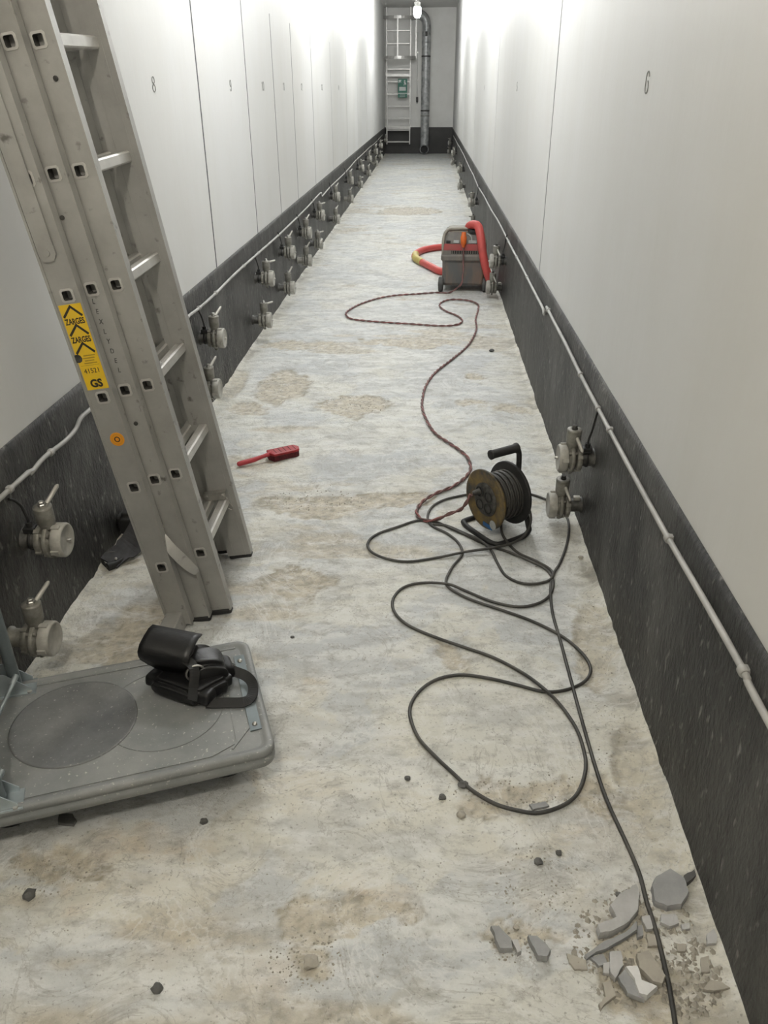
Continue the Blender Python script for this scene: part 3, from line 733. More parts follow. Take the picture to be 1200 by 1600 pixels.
# ------------------------------------------------------------------ platform trolley
def build_trolley():
    u = Vector((-.938, -.347, 0)).normalized(); v = Vector((-u.y, u.x, 0)) * -1
    if v.y < 0: v = -v
    C = on_floor(433, 1172, .150)                                  # near right corner of the deck
    root = empty('platform_trolley', frame(u, v, u.cross(v), (C.x, C.y, 0)))
    flip = u.cross(v).z
    L_, W_, zt = .735, .455, .150 * flip
    Z = lambda z: z * flip
    def rrect(m, r, n=6):
        out = []
        for cx, cy, a0 in ((L_ - m - r, W_ - m - r, 0), (m + r, W_ - m - r, 90), (m + r, m + r, 180), (L_ - m - r, m + r, 270)):
            for i in range(n + 1):
                a = math.radians(a0 + 90 * i / n); out.append((cx + r * math.cos(a), cy + r * math.sin(a)))
        return out
    b = MB()
    loops = [(.008, .032, .098), (.002, .038, .104), (0, .04, .114), (0, .04, .122), (.004, .036, .126), (.004, .036, .132), (0, .04, .136), (0.002, .038, .147), (.008, .032, .150), (.017, .026, .150), (.022, .022, .146), (.030, .016, .1445)]
    vs = []; n = None
    for m_, r_, z_ in loops:
        p = rrect(m_, r_); n = len(p); vs += [(x, y, Z(z_)) for x, y in p]
    fs = [(k * n + i, k * n + (i + 1) % n, (k + 1) * n + (i + 1) % n, (k + 1) * n + i) for k in range(len(loops) - 1) for i in range(n)]
    b.add(vs, fs, True); b.add(vs[:n], [tuple(range(n))]); b.add(vs[-n:], [tuple(range(n))])
    deck = b.build('deck', M_DECK, root)
    zd = .1445
    # round worn disc outline and moulded ribs
    cx, cy, R = .462, .250, .152
    MB().lathe((cx, cy, Z(zd)), (0, 0, flip), [(R, -.001), (R, .0022), (R - .004, .0030), (R - .008, .0012), (.001, .0012)], 56, close=False).build('round_tread', M_DECKW, deck)
    MB().lathe((.245, .235, Z(zd)), (0, 0, flip), [(.150, -.001), (.150, .0009), (.1475, .0009), (.1475, -.001)], 48, close=False).build('scuffed_ring', M_DECKW, deck)
    def rib(p, q, w=.005, h=.0025):
        p = Vector((*p, 0)); q = Vector((*q, 0)); dd = (q - p).normalized(); s = Vector((-dd.y, dd.x, 0)) * w / 2
        vs = [p - s, q - s, q + s, p + s]; vs = [Vector((k.x, k.y, Z(zd - .001))) for k in vs] + [Vector((k.x, k.y, Z(zd + h))) for k in vs]
        return vs, [(0, 1, 2, 3), (4, 5, 6, 7), (0, 1, 5, 4), (1, 2, 6, 5), (2, 3, 7, 6), (3, 0, 4, 7)]
    rb = MB()
    for p, q in (((.085, .06), (.085, .395)), ((.085, .395), (.15, .425)), ((.15, .425), (.70, .425)), ((.085, .06), (.15, .032)), ((.15, .032), (.70, .032)),
                 ((.035, .34), (.115, .425)), ((.035, .12), (.10, .04)), ((.115, .425), (.04, .425))):
        rb.add(*rib(p, q))
    rb.build('moulded_rib', M_DECK, deck)
    # fold-down strip with two bolts at the right end
    st = MB().box((.022, .085, min(Z(zd), Z(zd + .004))), (.050, .385, max(Z(zd), Z(zd + .004)))).build('end_strip', M_BLUEG, deck)
    for yy in (.105, .360):
        MB().lathe((.036, yy, Z(zd + .004)), (0, 0, flip), [(.007, 0), (.006, .003), (.003, .0045), (.001, .005)], 10).build('bolt', M_STEEL, deck)
    # casters
    for x, y in ((.115, .105), (.115, W_ - .105), (L_ - .115, .105), (L_ - .115, W_ - .105)):
        w_ = MB().lathe((x, y - .014, Z(.048)), (0, 1, 0), [(.020, 0), (.040, .002), (.0475, .006), (.0475, .022), (.040, .026), (.020, .028)], 24).build('caster_wheel', M_RUB, root)
        MB().lathe((x, y - .016, Z(.048)), (0, 1, 0), [(.018, 0), (.018, .032)], 16).build('wheel_hub', M_DECK, w_)
        f = MB()
        for s in (-1, 1): f.box((x - .020, y + s * .019 - .0015, min(Z(.040), Z(.104))), (x + .020, y + s * .019 + .0015, max(Z(.040), Z(.104))))
        f.box((x - .035, y - .035, min(Z(.102), Z(.109))), (x + .035, y + .035, max(Z(.102), Z(.109))))
        f.build('caster_fork', M_ZINC, root)
    # folding handle: two brackets, tube, brace rods
    for yy, s in ((W_ - .030, 1), (.030, -1)):
        bx = .645
        pl = MB()
        for off in (-.024, .024):
            pl.prism([(-.075, 0), (.055, 0), (.055, .035), (.020, .068), (-.020, .068), (-.075, .012)], 0, .0025, frame((1, 0, 0), (0, 0, flip), Vector((1, 0, 0)).cross(Vector((0, 0, flip))), (bx, yy + off, Z(.147))))
        pl.box((bx - .085, yy - .030, min(Z(.1445), Z(.1485))), (bx + .060, yy + .030, max(Z(.1445), Z(.1485))))
        br = pl.build('hinge_bracket', M_ZINC, root)
        MB().cyl((bx + .004, yy - .034, Z(.195)), (bx + .004, yy + .034, Z(.195)), .006, seg=8).build('hinge_bolt', M_STEEL, br)
        MB().cyl((bx - .070, yy - .026, Z(.1485)), (bx - .070, yy - .026, Z(.153)), .006, seg=6).build('bolt', M_STEEL, br)
    r_ = .0150; bx = .607
    pts = [(bx, .030, Z(.165)), (bx + .01, .030, Z(.9)), (bx + .012, .06, Z(.98)), (bx + .012, .11, Z(1.0)), (bx + .012, W_ - .11, Z(1.0)), (bx + .012, W_ - .06, Z(.98)), (bx + .01, W_ - .030, Z(.9)), (bx, W_ - .030, Z(.165))]
    MB().tube(pts, r_, 14).build('push_handle', M_BLUEG, root)
    for yy in (W_ - .060, .060):
        rod = MB().cyl((bx - .010, yy, Z(.205)), (bx + .045, yy - .13 * (1 if yy > .2 else -1), Z(.158)), .0055, seg=10)
        rod.cyl((bx - .012, yy + .004, Z(.210)), (bx - .002, yy - .018, Z(.199)), .0075, seg=6)
        rod.build('brace_rod', M_ZINC, root)
    tag(root, 'dusty grey plastic platform trolley with folding tube handle beside left wall', 'trolley')
    return root, u, v, C
trolley, TU, TV, TC = build_trolley()

# ------------------------------------------------------------------ black pouch bag on the trolley
def soft_block(name, m, parent, M, lo, hi, seed=0, amp=.006, taper=None, cuts=5, sub=1):
    bm = bmesh.new(); bmesh.ops.create_cube(bm, size=2)
    bmesh.ops.bevel(bm, geom=bm.edges[:], offset=.35, segments=2, affect='EDGES')
    bmesh.ops.subdivide_edges(bm, edges=bm.edges[:], cuts=2, use_grid_fill=True)
    c = (Vector(lo) + Vector(hi)) / 2; h = (Vector(hi) - Vector(lo)) / 2
    for v in bm.verts:
        p = v.co.copy(); q = Vector((c.x + p.x * h.x, c.y + p.y * h.y, c.z + p.z * h.z))
        if taper: q = taper(q, p)
        nz = mnoise.noise_vector(q * 22 + Vector((seed, seed * 2.3, 0))) * amp
        nz.z *= .6
        v.co = M @ (q + nz)
    me = bpy.data.meshes.new(name); bm.to_mesh(me); bm.free()
    for p in me.polygons: p.use_smooth = True
    me.materials.append(m); o = link_mesh(name, me, parent)
    if sub:
        s = o.modifiers.new('sub', 'SUBSURF'); s.levels = sub; s.render_levels = sub
    return o
def build_bag():
    zt = .1475
    O = on_floor(300, 1085, zt)
    root = empty('pouch_bag', Matrix.Translation(O))
    I = Matrix.Identity(4)
    def W(x, y, z=zt): return on_floor(x, y, z) - O
    def dirn(p, q): return (W(*q) - W(*p)).normalized()
    # lower flat pouch, long axis from (225,1075) to (315,1105)
    def obox(name, p0, p1, depth_dir_px, width, z0, z1, m, seed, amp=.004, taper=None, tilt=0.0, roll=0.0):
        a = W(*p0); b = W(*p1); ux = (b - a); L_ = ux.length; ux.normalize(); uy = Vector((-ux.y, ux.x, 0))
        if uy.y < 0: uy = -uy
        uz = ux.cross(uy); 
        if uz.z < 0: uz = -uz
        Mx = frame(ux, uy, uz, a) @ Matrix.Rotation(tilt, 4, 'Y') @ Matrix.Rotation(roll, 4, 'X')
        return soft_block(name, m, root, Mx, (0, 0, z0), (L_, width, z1), seed, amp, taper), Mx, L_
    low, M1, L1 = obox('lower_pouch', (222, 1082), (318, 1116), None, .085, .002, .050, M_LEATH, 3, .008)
    side, M2, L2 = obox('side_pouch', (305, 1113), (368, 1078), None, .055, .002, .052, M_LEATH, 9, .006)
    # upper case: rounded box with a flap, tilted
    up, M3_, L3 = obox('upper_case', (232, 1060), (304, 1072), None, .080, .048, .118, M_LEATH, 5, .004, None, 0.05, .22)
    fl = MB()
    prof = [(-.004, .050), (-.006, .085), (-.004, .112), (.012, .124), (.040, .127), (.066, .126), (.086, .118)]
    vs = []
    for t in range(9):
        x = L3 * (-.03 + 1.06 * t / 8)
        for i, (yy, z_) in enumerate(prof):
            sk = 1.0
            if i <= 1: z_ = z_ + (.030 if i == 0 else .012) * (abs(t - 4) / 4) ** 2
            vs.append(M3_ @ Vector((x, yy, z_ + .002)))
    k = len(prof); fl.add(vs, [(t * k + i, (t + 1) * k + i, (t + 1) * k + i + 1, t * k + i + 1) for t in range(8) for i in range(k - 1)], True)
    f = fl.build('case_flap', M_LEATH, root); so = f.modifiers.new('solid', 'SOLIDIFY'); so.thickness = .004
    # floppy pocket to the right of the case with a ring
    soft_block('soft_pocket', M_LEATH, root, frame(Vector((.85, .45, 0)).normalized(), Vector((-.45, .85, 0)).normalized(), (0, 0, 1), W(298, 1092)), (0, 0, .004), (.125, .090, .098), 12, .010,
               lambda q, p: Vector((q.x, q.y, q.z * (1.0 - .45 * max(0, p.x)))))
    rc = W(306, 1052, zt + .07)
    MB().tube([rc + Vector((.024 * math.cos(a) * .9, .024 * math.cos(a) * .4, .024 * math.sin(a))) for a in [2 * math.pi * i / 20 for i in range(20)]], .0028, 8, closed=True).build('metal_ring', M_STEEL, root)
    rc2 = W(322, 1032, zt + .06)
    MB().tube([rc2 + Vector((.022 * math.cos(a), .008 * math.sin(a), .012 * math.sin(a))) for a in [2 * math.pi * i / 20 for i in range(20)]], .0024, 8, closed=True).build('buckle', M_STEEL, root)
    # strap loop to the right
    sp = catmull([W(296, 1022, zt + .075), W(308, 1014, zt + .085), W(322, 1016, zt + .07), W(336, 1030, zt + .045), W(360, 1046, zt + .028), W(384, 1056, zt + .020), W(395, 1070, zt + .014), W(393, 1088, zt + .010), W(380, 1097, zt + .008), W(350, 1098, zt + .008), W(322, 1098, zt + .012)], 5)
    MB().ribbon(sp, [Vector((-.1, -.45, .9))] * len(sp), .027, .003).build('strap', M_WEB, root)
    sp2 = catmull([W(290, 1030, zt + .10), W(303, 1045, zt + .09), W(302, 1075, zt + .055), W(300, 1095, zt + .04)], 5)
    MB().ribbon(sp2, Vector((.6, -.6, .5)), .026, .004).build('strap', M_WEB, root)
    tag(root, 'black leather pouch bag with shoulder strap lying on the grey trolley', 'bag')
build_bag()

# ------------------------------------------------------------------ black folded case between ladder and left wall
def build_folded():
    O = on_floor(190, 870)
    t = empty('folded_tool', Matrix.Translation(O))
    W = lambda x, y, z: on_floor(x, y, z) - O
    MB().ribbon(catmull([W(222, 822, .10), W(205, 850, .05), W(182, 868, .03), W(170, 880, .02)], 5), Vector((.3, -.4, .8)), [.09] * 8 + [.07] * 8, .008).build('cloth_flap', mat('dusty_black_cloth', (.03, .03, .032), .8, var=(12, .4, .7), col2=(.08, .08, .085)), t)
    MB().tube(catmull([W(245, 840, .03), W(222, 852, .02), W(200, 868, .016), W(182, 880, .014), W(168, 886, .014)], 4), [.012] * 13 + [.016] * 4, 8).build('handle_bar', M_RUB, t)
    MB().tube(catmull([W(168, 886, .014), W(160, 876, .02), W(168, 864, .04), W(192, 864, .03)], 5), .006, 8).build('loop', M_VDARK, t)
    soft_block('black_block', M_RUB, t, Matrix.Translation(W(206, 838, 0.01)), (-.05, -.02, 0), (.05, .09, .10), 4, .004)
    MB().lathe(W(181, 873, .03), (0, -.6, .8), [(.006, 0), (.005, .004), (.001, .005)], 10).build('rivet', M_STEEL, t)
    tag(t, 'black folded tool with cloth flap and bar behind the ladder foot', 'tool')
build_folded()

# ------------------------------------------------------------------ red hand brush
def build_brush():
    p = on_floor(371, 730); q = on_floor(468, 709)
    ux = (q - p).normalized(); uy = Vector((-ux.y, ux.x, 0)); L_ = (q - p).length
    t = empty('hand_brush', frame(ux, uy, (0, 0, 1), p))
    hb = L_ * .50
    prof = lambda m: [(hb + .014 + m, -.034 + m), (L_ - .030, -.034 + m), (L_ - .010 - m, -.026 + m), (L_ - m, .002), (L_ - .016 - m, .034 - m), (hb + .002 + m, .034 - m), (hb - .002 + m, .0)]
    MB().prism(prof(0.0015), .001, .027).build('bristles', M_BRIST, t, .002)
    MB().prism(prof(0), .027, .040).build('brush_block', M_RED, t, .004)
    MB().tube([(0, 0, .013), (.006, 0, .014), (.03, 0, .016), (.08, 0, .019), (hb - .03, 0, .026), (hb + .015, 0, .033)], [.006, .0115, .012, .0115, .009, .010], 12).build('handle', mat('pale_red_plastic', (.46, .05, .06), .35, var=(15, .4, .7), col2=(.38, .035, .045)), t)
    for k in range(5):
        xx = hb + .03 + k * .024
        MB().box((xx, -.024, .040), (xx + .003, .024, .0408)).build('groove_rib', M_BRIST, t)
    tag(t, 'red plastic hand brush lying on the pale floor beside the ladder', 'brush')
build_brush()

# ------------------------------------------------------------------ cable reel
def build_reel():
    nx = Vector((-.83, -.56, 0)).normalized()                     # axis towards the socket plate
    yv = Vector((nx.y, -nx.x, 0)); zv = Vector((0, 0, 1))
    yv = zv.cross(nx)
    C = on_floor(757, 781, .148)                                    # centre of the front disc
    root = empty('cable_reel', frame(nx, yv, zv, (C.x, C.y, 0)))
    zc = .148; R = .119; D = .128
    MB().lathe((0, 0, zc), (1, 0, 0), [(R - .002, -.010), (R, -.008), (R, -.002), (R - .004, 0), (R - .012, -.001), (.070, -.006), (.066, -.006)], 40, close=False).build('front_flange', M_DRUM, root)
    MB().lathe((0, 0, zc), (1, 0, 0), [(.067, -.008), (.067, -.003), (.060, .002), (.050, .003), (.001, .003)], 32, close=False).build('socket_plate', M_VDARK, root)
    MB().lathe((0, 0, zc), (-1, 0, 0), [(R - .002, .008), (.05, .008)], 40, close=False).build('flange_back', M_RUB, root)
    sp = root.children[1]
    for k, (yy, zz_) in enumerate(((-.026, .026), (.026, .022), (-.022, -.026), (.027, -.026))):
        so = MB().lathe((.003, yy, zc + zz_), (1, 0, 0), [(.021, 0), (.021, .004), (.018, .004), (.017, -.004), (.001, -.004)], 18, close=False)
        so.build('socket', M_RUB, sp)
    MB().lathe((-D, 0, zc), (1, 0, 0), [(.001, 0), (R + .004, 0), (R + .006, .003), (R + .006, .010), (R + .002, .013), (.05, .013)], 40, close=False).build('rear_flange', M_RUB, root)
    MB().lathe((-D, 0, zc), (1, 0, 0), [(.055, .005), (.055, D - .005)], 24, close=False).build('core', M_RUB, root)
    b = MB(); rr = .0052; turns = 8
    for lay, rad in ((0, .080), (1, .089)):
        pts = []
        for i in range(turns * 24 + 1):
            a = 2 * math.pi * i / 24; x = -D + .018 + rr + (D - .040) * i / (turns * 24)
            rv = rad + .0025 * math.sin(a * 1.3 + i * .05)
            pts.append((x if lay == 0 else -D - x + D * 0 + (-.014), rv * math.cos(a), zc + rv * math.sin(a)))
        b.tube(pts, rr, 6)
    b.build('wound_cable', M_CABLE, root)
    # tubular stand
    r_ = .0105
    y0 = .105
    base = catmull([(-.148, -.02, .215), (-.150, -.085, .05), (-.146, -.100, .018), (-.10, -.108, .0095), (0.0, -.108, .0095), (.020, -.095, .0095), (.028, -.05, .0095), (.028, .06, .0095), (.018, .10, .0095), (-.01, .112, .0095), (-.10, .112, .0095), (-.146, .10, .018), (-.150, .085, .05), (-.148, .02, .215)], 5)
    fr = MB().tube(base, r_, 10)
    fr.tube(catmull([(-.148, .012, .20), (-.148, .010, .27), (-.145, .008, .315), (-.132, .006, .332), (-.11, .006, .334)], 5), r_, 10)
    fr.cyl((-.160, 0, zc), (-D, 0, zc), .022, seg=14)
    fr.box((-.156, -.024, zc - .02), (-.141, .024, .225))
    fr.build('stand_frame', M_RUB, root)
    MB().lathe((-.138, .006, .334), (1, 0, 0), [(.016, 0), (.0205, .002), (.0205, .008), (.017, .011), (.0165, .115), (.0185, .122), (.0185, .128), (.012, .130)], 16).build('grip', M_RUB, root)
    MB().lathe((.001, .06, zc - .082), (1, 0, 0), [(.019, 0), (.019, .001)], 16).build('pale_label', M_LABELG, root)
    MB().box((-.001, .0, zc - .108), (.0005, .055, zc - .092), bev=0).build('blue_scuff', M_BLUE, root)
    MB().cyl((.003, -.026, zc + .026), (.030, -.036, zc + .020), .014, .009, seg=12).build('plug', M_VDARK, root)
    tag(root, 'black cable reel with yellowed socket plate and grip on a tube stand', 'cable reel')
    return frame(nx, yv, zv, (C.x, C.y, 0))
MREEL = build_reel()

# ------------------------------------------------------------------ cables on the floor
def lay(px, r, zs=None):
    out = []
    for i, p in enumerate(px):
        z = p[2] if len(p) > 2 else 0.0
        q = on_floor(p[0], p[1], z + r)
        out.append(Vector((q.x, q.y, max(z, 0) + r + max(0, floor_h(q.x, q.y)) + .0005)))
    return out
CR = .0050
main = [(1058, 1625), (1055, 1600), (1049, 1562), (1042, 1525), (1025, 1457), (1010, 1409), (999, 1367), (980, 1322), (950, 1255), (931, 1202), (909, 1127), (890, 1056), (875, 1000), (863, 958), (860, 920), (865, 897), (875, 880), (885, 853), (889, 827), (884, 806), (862, 786), (842, 777), (823, 772), (790, 768), (750, 770), (720, 775), (693, 782), (675, 793), (668, 808), (675, 822), (700, 835), (717, 850), (722, 867), (707, 887), (697, 907), (703, 920), (736, 938), (787, 955), (834, 973), (881, 997), (913, 1025), (923, 1048), (911, 1067), (881, 1080), (848, 1082), (806, 1071), (759, 1060), (717, 1056), (680, 1064), (652, 1085), (640, 1113), (652, 1151), (680, 1183), (708, 1209), (736, 1235), (773, 1256), (811, 1268), (843, 1271), (881, 1259), (904, 1237), (915, 1202), (911, 1169), (899, 1137), (876, 1104), (853, 1081, .008), (820, 1055), (773, 1029), (727, 1013), (680, 997), (638, 978), (617, 959), (614, 938), (629, 920), (657, 912), (699, 913, .008), (727, 924), (769, 941), (811, 949), (843, 943), (860, 929), (864, 908), (853, 890), (827, 877, .008), (793, 863), (760, 852), (727, 837), (695, 822), (680, 816), (653, 814), (623, 823), (590, 835), (575, 848), (580, 862), (603, 873), (637, 878), (680, 873), (727, 863, .008), (767, 857, .016), (800, 850, .02), (820, 837, .03), (829, 817, .06), (827, 797, .10), (815, 787, .125), (799, 789, .12), (787, 803, .09), (783, 822, .04), (787, 840, .016), (807, 863), (837, 877, .008), (858, 889), (864, 899, .008), (857, 908), (837, 913), (813, 912), (790, 900), (777, 880), (767, 860, .008), (750, 845, .016), (722, 832), (697, 822), (676, 820)]
pts = lay(main, CR)
o_ = MB().tube(catmull(pts, 5), CR, 8).build('power_cable', M_CABLE)
tag(o_, 'long black power cable looping over the floor from the reel to the foreground', 'cable')
red = [(716, 452), (702, 458), (680, 458), (650, 460), (620, 462), (590, 467), (562, 476), (543, 487), (541, 493), (550, 499), (590, 504), (640, 507), (690, 510), (714, 508), (722, 502), (714, 494), (697, 487), (687, 479), (690, 473), (705, 469), (730, 470), (746, 476), (747, 484), (743, 500), (744, 516), (731, 540), (705, 563), (680, 583), (665, 604), (660, 624), (660, 640), (668, 660), (681, 679), (706, 696), (728, 713), (735, 729), (730, 743), (710, 760), (680, 772), (660, 785), (651, 799), (655, 810), (668, 815), (685, 812, .012), (703, 804, .04), (722, 796, .075), (740, 788, .115)]
P = lay(red, .007)
pe = MREEL @ Vector((.034, -.0375, .166)); P[-1] = pe
vac_top = on_Y(724, 388, 6.80)
head = [vac_top, on_Y(724, 410, 6.79), on_Y(723, 432, 6.77), on_Y(719, 446, 6.74)]
C = catmull(head + P[1:], 10)
# two twisted strands
L_ = 0; acc = [0]
for a, b in zip(C[:-1], C[1:]): L_ += (b - a).length; acc.append(L_)
rt = empty('red_extension_lead', Matrix.Identity(4))
C2 = []; s = 0; i = 0
while s < L_:
    while i < len(acc) - 2 and acc[i + 1] < s: i += 1
    f = (s - acc[i]) / max(1e-6, acc[i + 1] - acc[i]); C2.append((s, C[i].lerp(C[i + 1], f))); s += .014
for ph, m in ((0, M_REDC), (math.pi, M_DARKC)):
    Q = []
    for k, (s, p) in enumerate(C2):
        a_ = C2[max(k - 1, 0)][1]; b_ = C2[min(k + 1, len(C2) - 1)][1]; tt = (b_ - a_).normalized()
        sd = tt.cross(Vector((0, 0, 1))); sd = sd.normalized() if sd.length > 1e-3 else Vector((1, 0, 0)); upv = sd.cross(tt)
        an = s * 2 * math.pi / .11 + ph
        Q.append(p + (sd * math.cos(an) + upv * math.sin(an)) * .0040 + Vector((0, 0, .0015)))
    MB().tube(Q, .0042, 7).build('strand', m, rt)
tag(rt, 'twisted faded red extension lead running from vacuum cleaner to cable reel', 'cable')

# ------------------------------------------------------------------ red wet vacuum
def build_vacuum():
    O = Vector((.312, 6.83, 0))
    t = empty('vacuum_cleaner', Matrix.Translation(O) @ Matrix.Rotation(-.04, 4, 'Z'))
    def loft(secs, name, m, parent=t, bev=.03):
        """secs: (z, halfwidth, y0, y1)"""
        b = MB(); vs = []; n = 16
        for z, hw, y0, y1 in secs:
            r = min(bev, hw * .5)
            for cx, cy, a0 in ((hw - r, y1 - r, 0), (-hw + r, y1 - r, 90), (-hw + r, y0 + r, 180), (hw - r, y0 + r, 270)):
                for i in range(4):
                    a = math.radians(a0 + 30 * i); vs.append((cx + r * math.cos(a), cy + r * math.sin(a), z))
        b.add(vs, [(k * n + i, k * n + (i + 1) % n, (k + 1) * n + (i + 1) % n, (k + 1) * n + i) for k in range(len(secs) - 1) for i in range(n)], False)
        b.add(vs[:n], [tuple(range(n))]); b.add(vs[-n:], [tuple(range(n))])
        return b.build(name, m, parent, .004)
    loft([(.055, .165, .02, .40), (.075, .175, .005, .42), (.245, .178, .0, .43), (.262, .182, -.006, .434)], 'tub', M_VACT)
    loft([(.262, .186, -.012, .438), (.268, .190, -.016, .442), (.300, .190, -.016, .442), (.310, .182, -.008, .436)], 'rim', M_VACG)
    loft([(.310, .180, -.004, .432), (.345, .178, 0, .43)], 'lower_housing', M_VACG)
    loft([(.345, .179, -.002, .43), (.395, .176, .006, .425)], 'red_housing', M_VACR)
    up = loft([(.395, .174, .010, .42), (.445, .165, .045, .41), (.475, .150, .075, .39)], 'motor_cover', M_VACG)
    # vent grille on the front
    g = MB().box((-.105, -.004, .318), (.125, .001, .343)).build('vent_grille', M_RUB, t)
    for k in range(12):
        MB().box((-.100 + k * .019, -.007, .318), (-.096 + k * .019, -.003, .343)).build('vent_slat', M_VACB, g)
    # control panel items
    MB().box((-.150, -.004, .404), (-.115, .03, .420), bev=.004).build('switch', M_RUB, up)
    MB().box((-.090, -.002, .402), (-.045, .03, .420), bev=.003).build('socket_box', M_LABELG, up)
    MB().box((.035, -.002, .402), (.100, .03, .422), bev=.003).build('socket_box', M_LABELG, up)
    # carrying frame
    MB().tube(catmull([(-.172, .03, .30), (-.176, .02, .40), (-.165, .05, .465), (-.140, .09, .492), (-.10, .10, .500), (.05, .10, .502), (.12, .10, .498), (.155, .07, .470), (.172, .03, .40), (.174, .03, .30)], 5), .013, 10).build('carry_frame', M_VACB, t)
    loft([(.462, .145, .09, .36), (.492, .135, .11, .34), (.500, .115, .14, .30)], 'top_lid', M_VACB)
    MB().lathe((.07, .10, .475), (0, -.3, 1), [(.045, 0), (.045, .03), (.03, .034)], 18).build('filter_knob', M_RUB, t)
    MB().tube(catmull([(.02, .06, .47), (.05, .03, .455), (.06, .02, .43), (.055, .012, .415)], 4), .004, 6).build('bare_wire', M_LABELG, t)
    for s in (-1, 1):
        w_ = MB().lathe((s * .186 - .022, .03, .062), (1, 0, 0), [(.03, 0), (.054, .002), (.062, .010), (.062, .034), (.054, .042), (.03, .044)], 22).build('wheel', mat('grey_tyre', (.07, .07, .068), .7, var=(20, .4, .7), col2=(.13, .13, .125)), t)
        MB().lathe((s * .186 - .024, .03, .062), (1, 0, 0), [(.02, 0), (.02, .048)], 14).build('wheel_hub', M_VACG, w_)
        c = MB().lathe((s * .15 - .012, .36, .030), (1, 0, 0), [(.02, 0), (.030, .003), (.030, .021), (.02, .024)], 16).build('caster', M_RUB, t)
        MB().box((s * .15 - .02, .345, .03), (s * .15 + .02, .375, .07)).build('caster_fork', M_VACG, c)
    pl = MB().lathe((-.008, -.010, .402), (0, .12, 1), [(.012, -.03), (.016, -.012), (.024, 0), (.026, .05), (.020, .062), (.018, .09)], 14).build('orange_connector', M_ORP, t)
    tag(t, 'dirty grey wet vacuum cleaner with red band, standing by the right wall', 'vacuum cleaner')
    # hose
    h = empty('vacuum_hose', Matrix.Translation((O.x, O.y, 0)))
    loc = lambda v: v - O
    r = .034
    A = [on_Y(735, 362, 6.97), on_Y(733, 354, 6.95), on_Y(740, 351, 6.90), on_Y(747, 354, 6.85), on_Y(751, 370, 6.80), on_Y(755, 400, 6.77), on_Y(761, 425, 6.77), on_Y(768, 445, 6.80)]
    last = A[-1]; A += [Vector((last.x - .01, last.y + .10, .05)), Vector((last.x - .015, last.y + .28, .036)), Vector((last.x - .03, 7.35, .036)), Vector((.42, 7.58, .036)), Vector((.28, 7.66, .036))]
    B = [on_floor(690, 424, r), on_floor(672, 416, r), on_floor(655, 407, r), on_floor(648, 401, r), on_floor(652, 395, r), on_floor(664, 390, r), on_floor(690, 386, r), on_floor(720, 386, r)]
    pts = catmull([loc(p) for p in A + B], 7)
    n = len(pts); nb = len(A) * 7
    MB().tube(pts, r, 14).build('hose', M_HOSE, h)
    q = [loc(p) for p in (on_floor(660, 410, r), on_floor(651, 404.5, r), on_floor(648.5, 400.5, r), on_floor(649.5, 397.5, r))]
    MB().tube(catmull(q, 4), r + .003, 14).build('yellow_tape', mat('yellow_tape', (.60, .50, .16), .5, var=(20, .4, .7), col2=(.5, .4, .12)), h)
    tag(h, 'thick red suction hose over and behind the vacuum cleaner with yellow tape', 'hose')
build_vacuum()

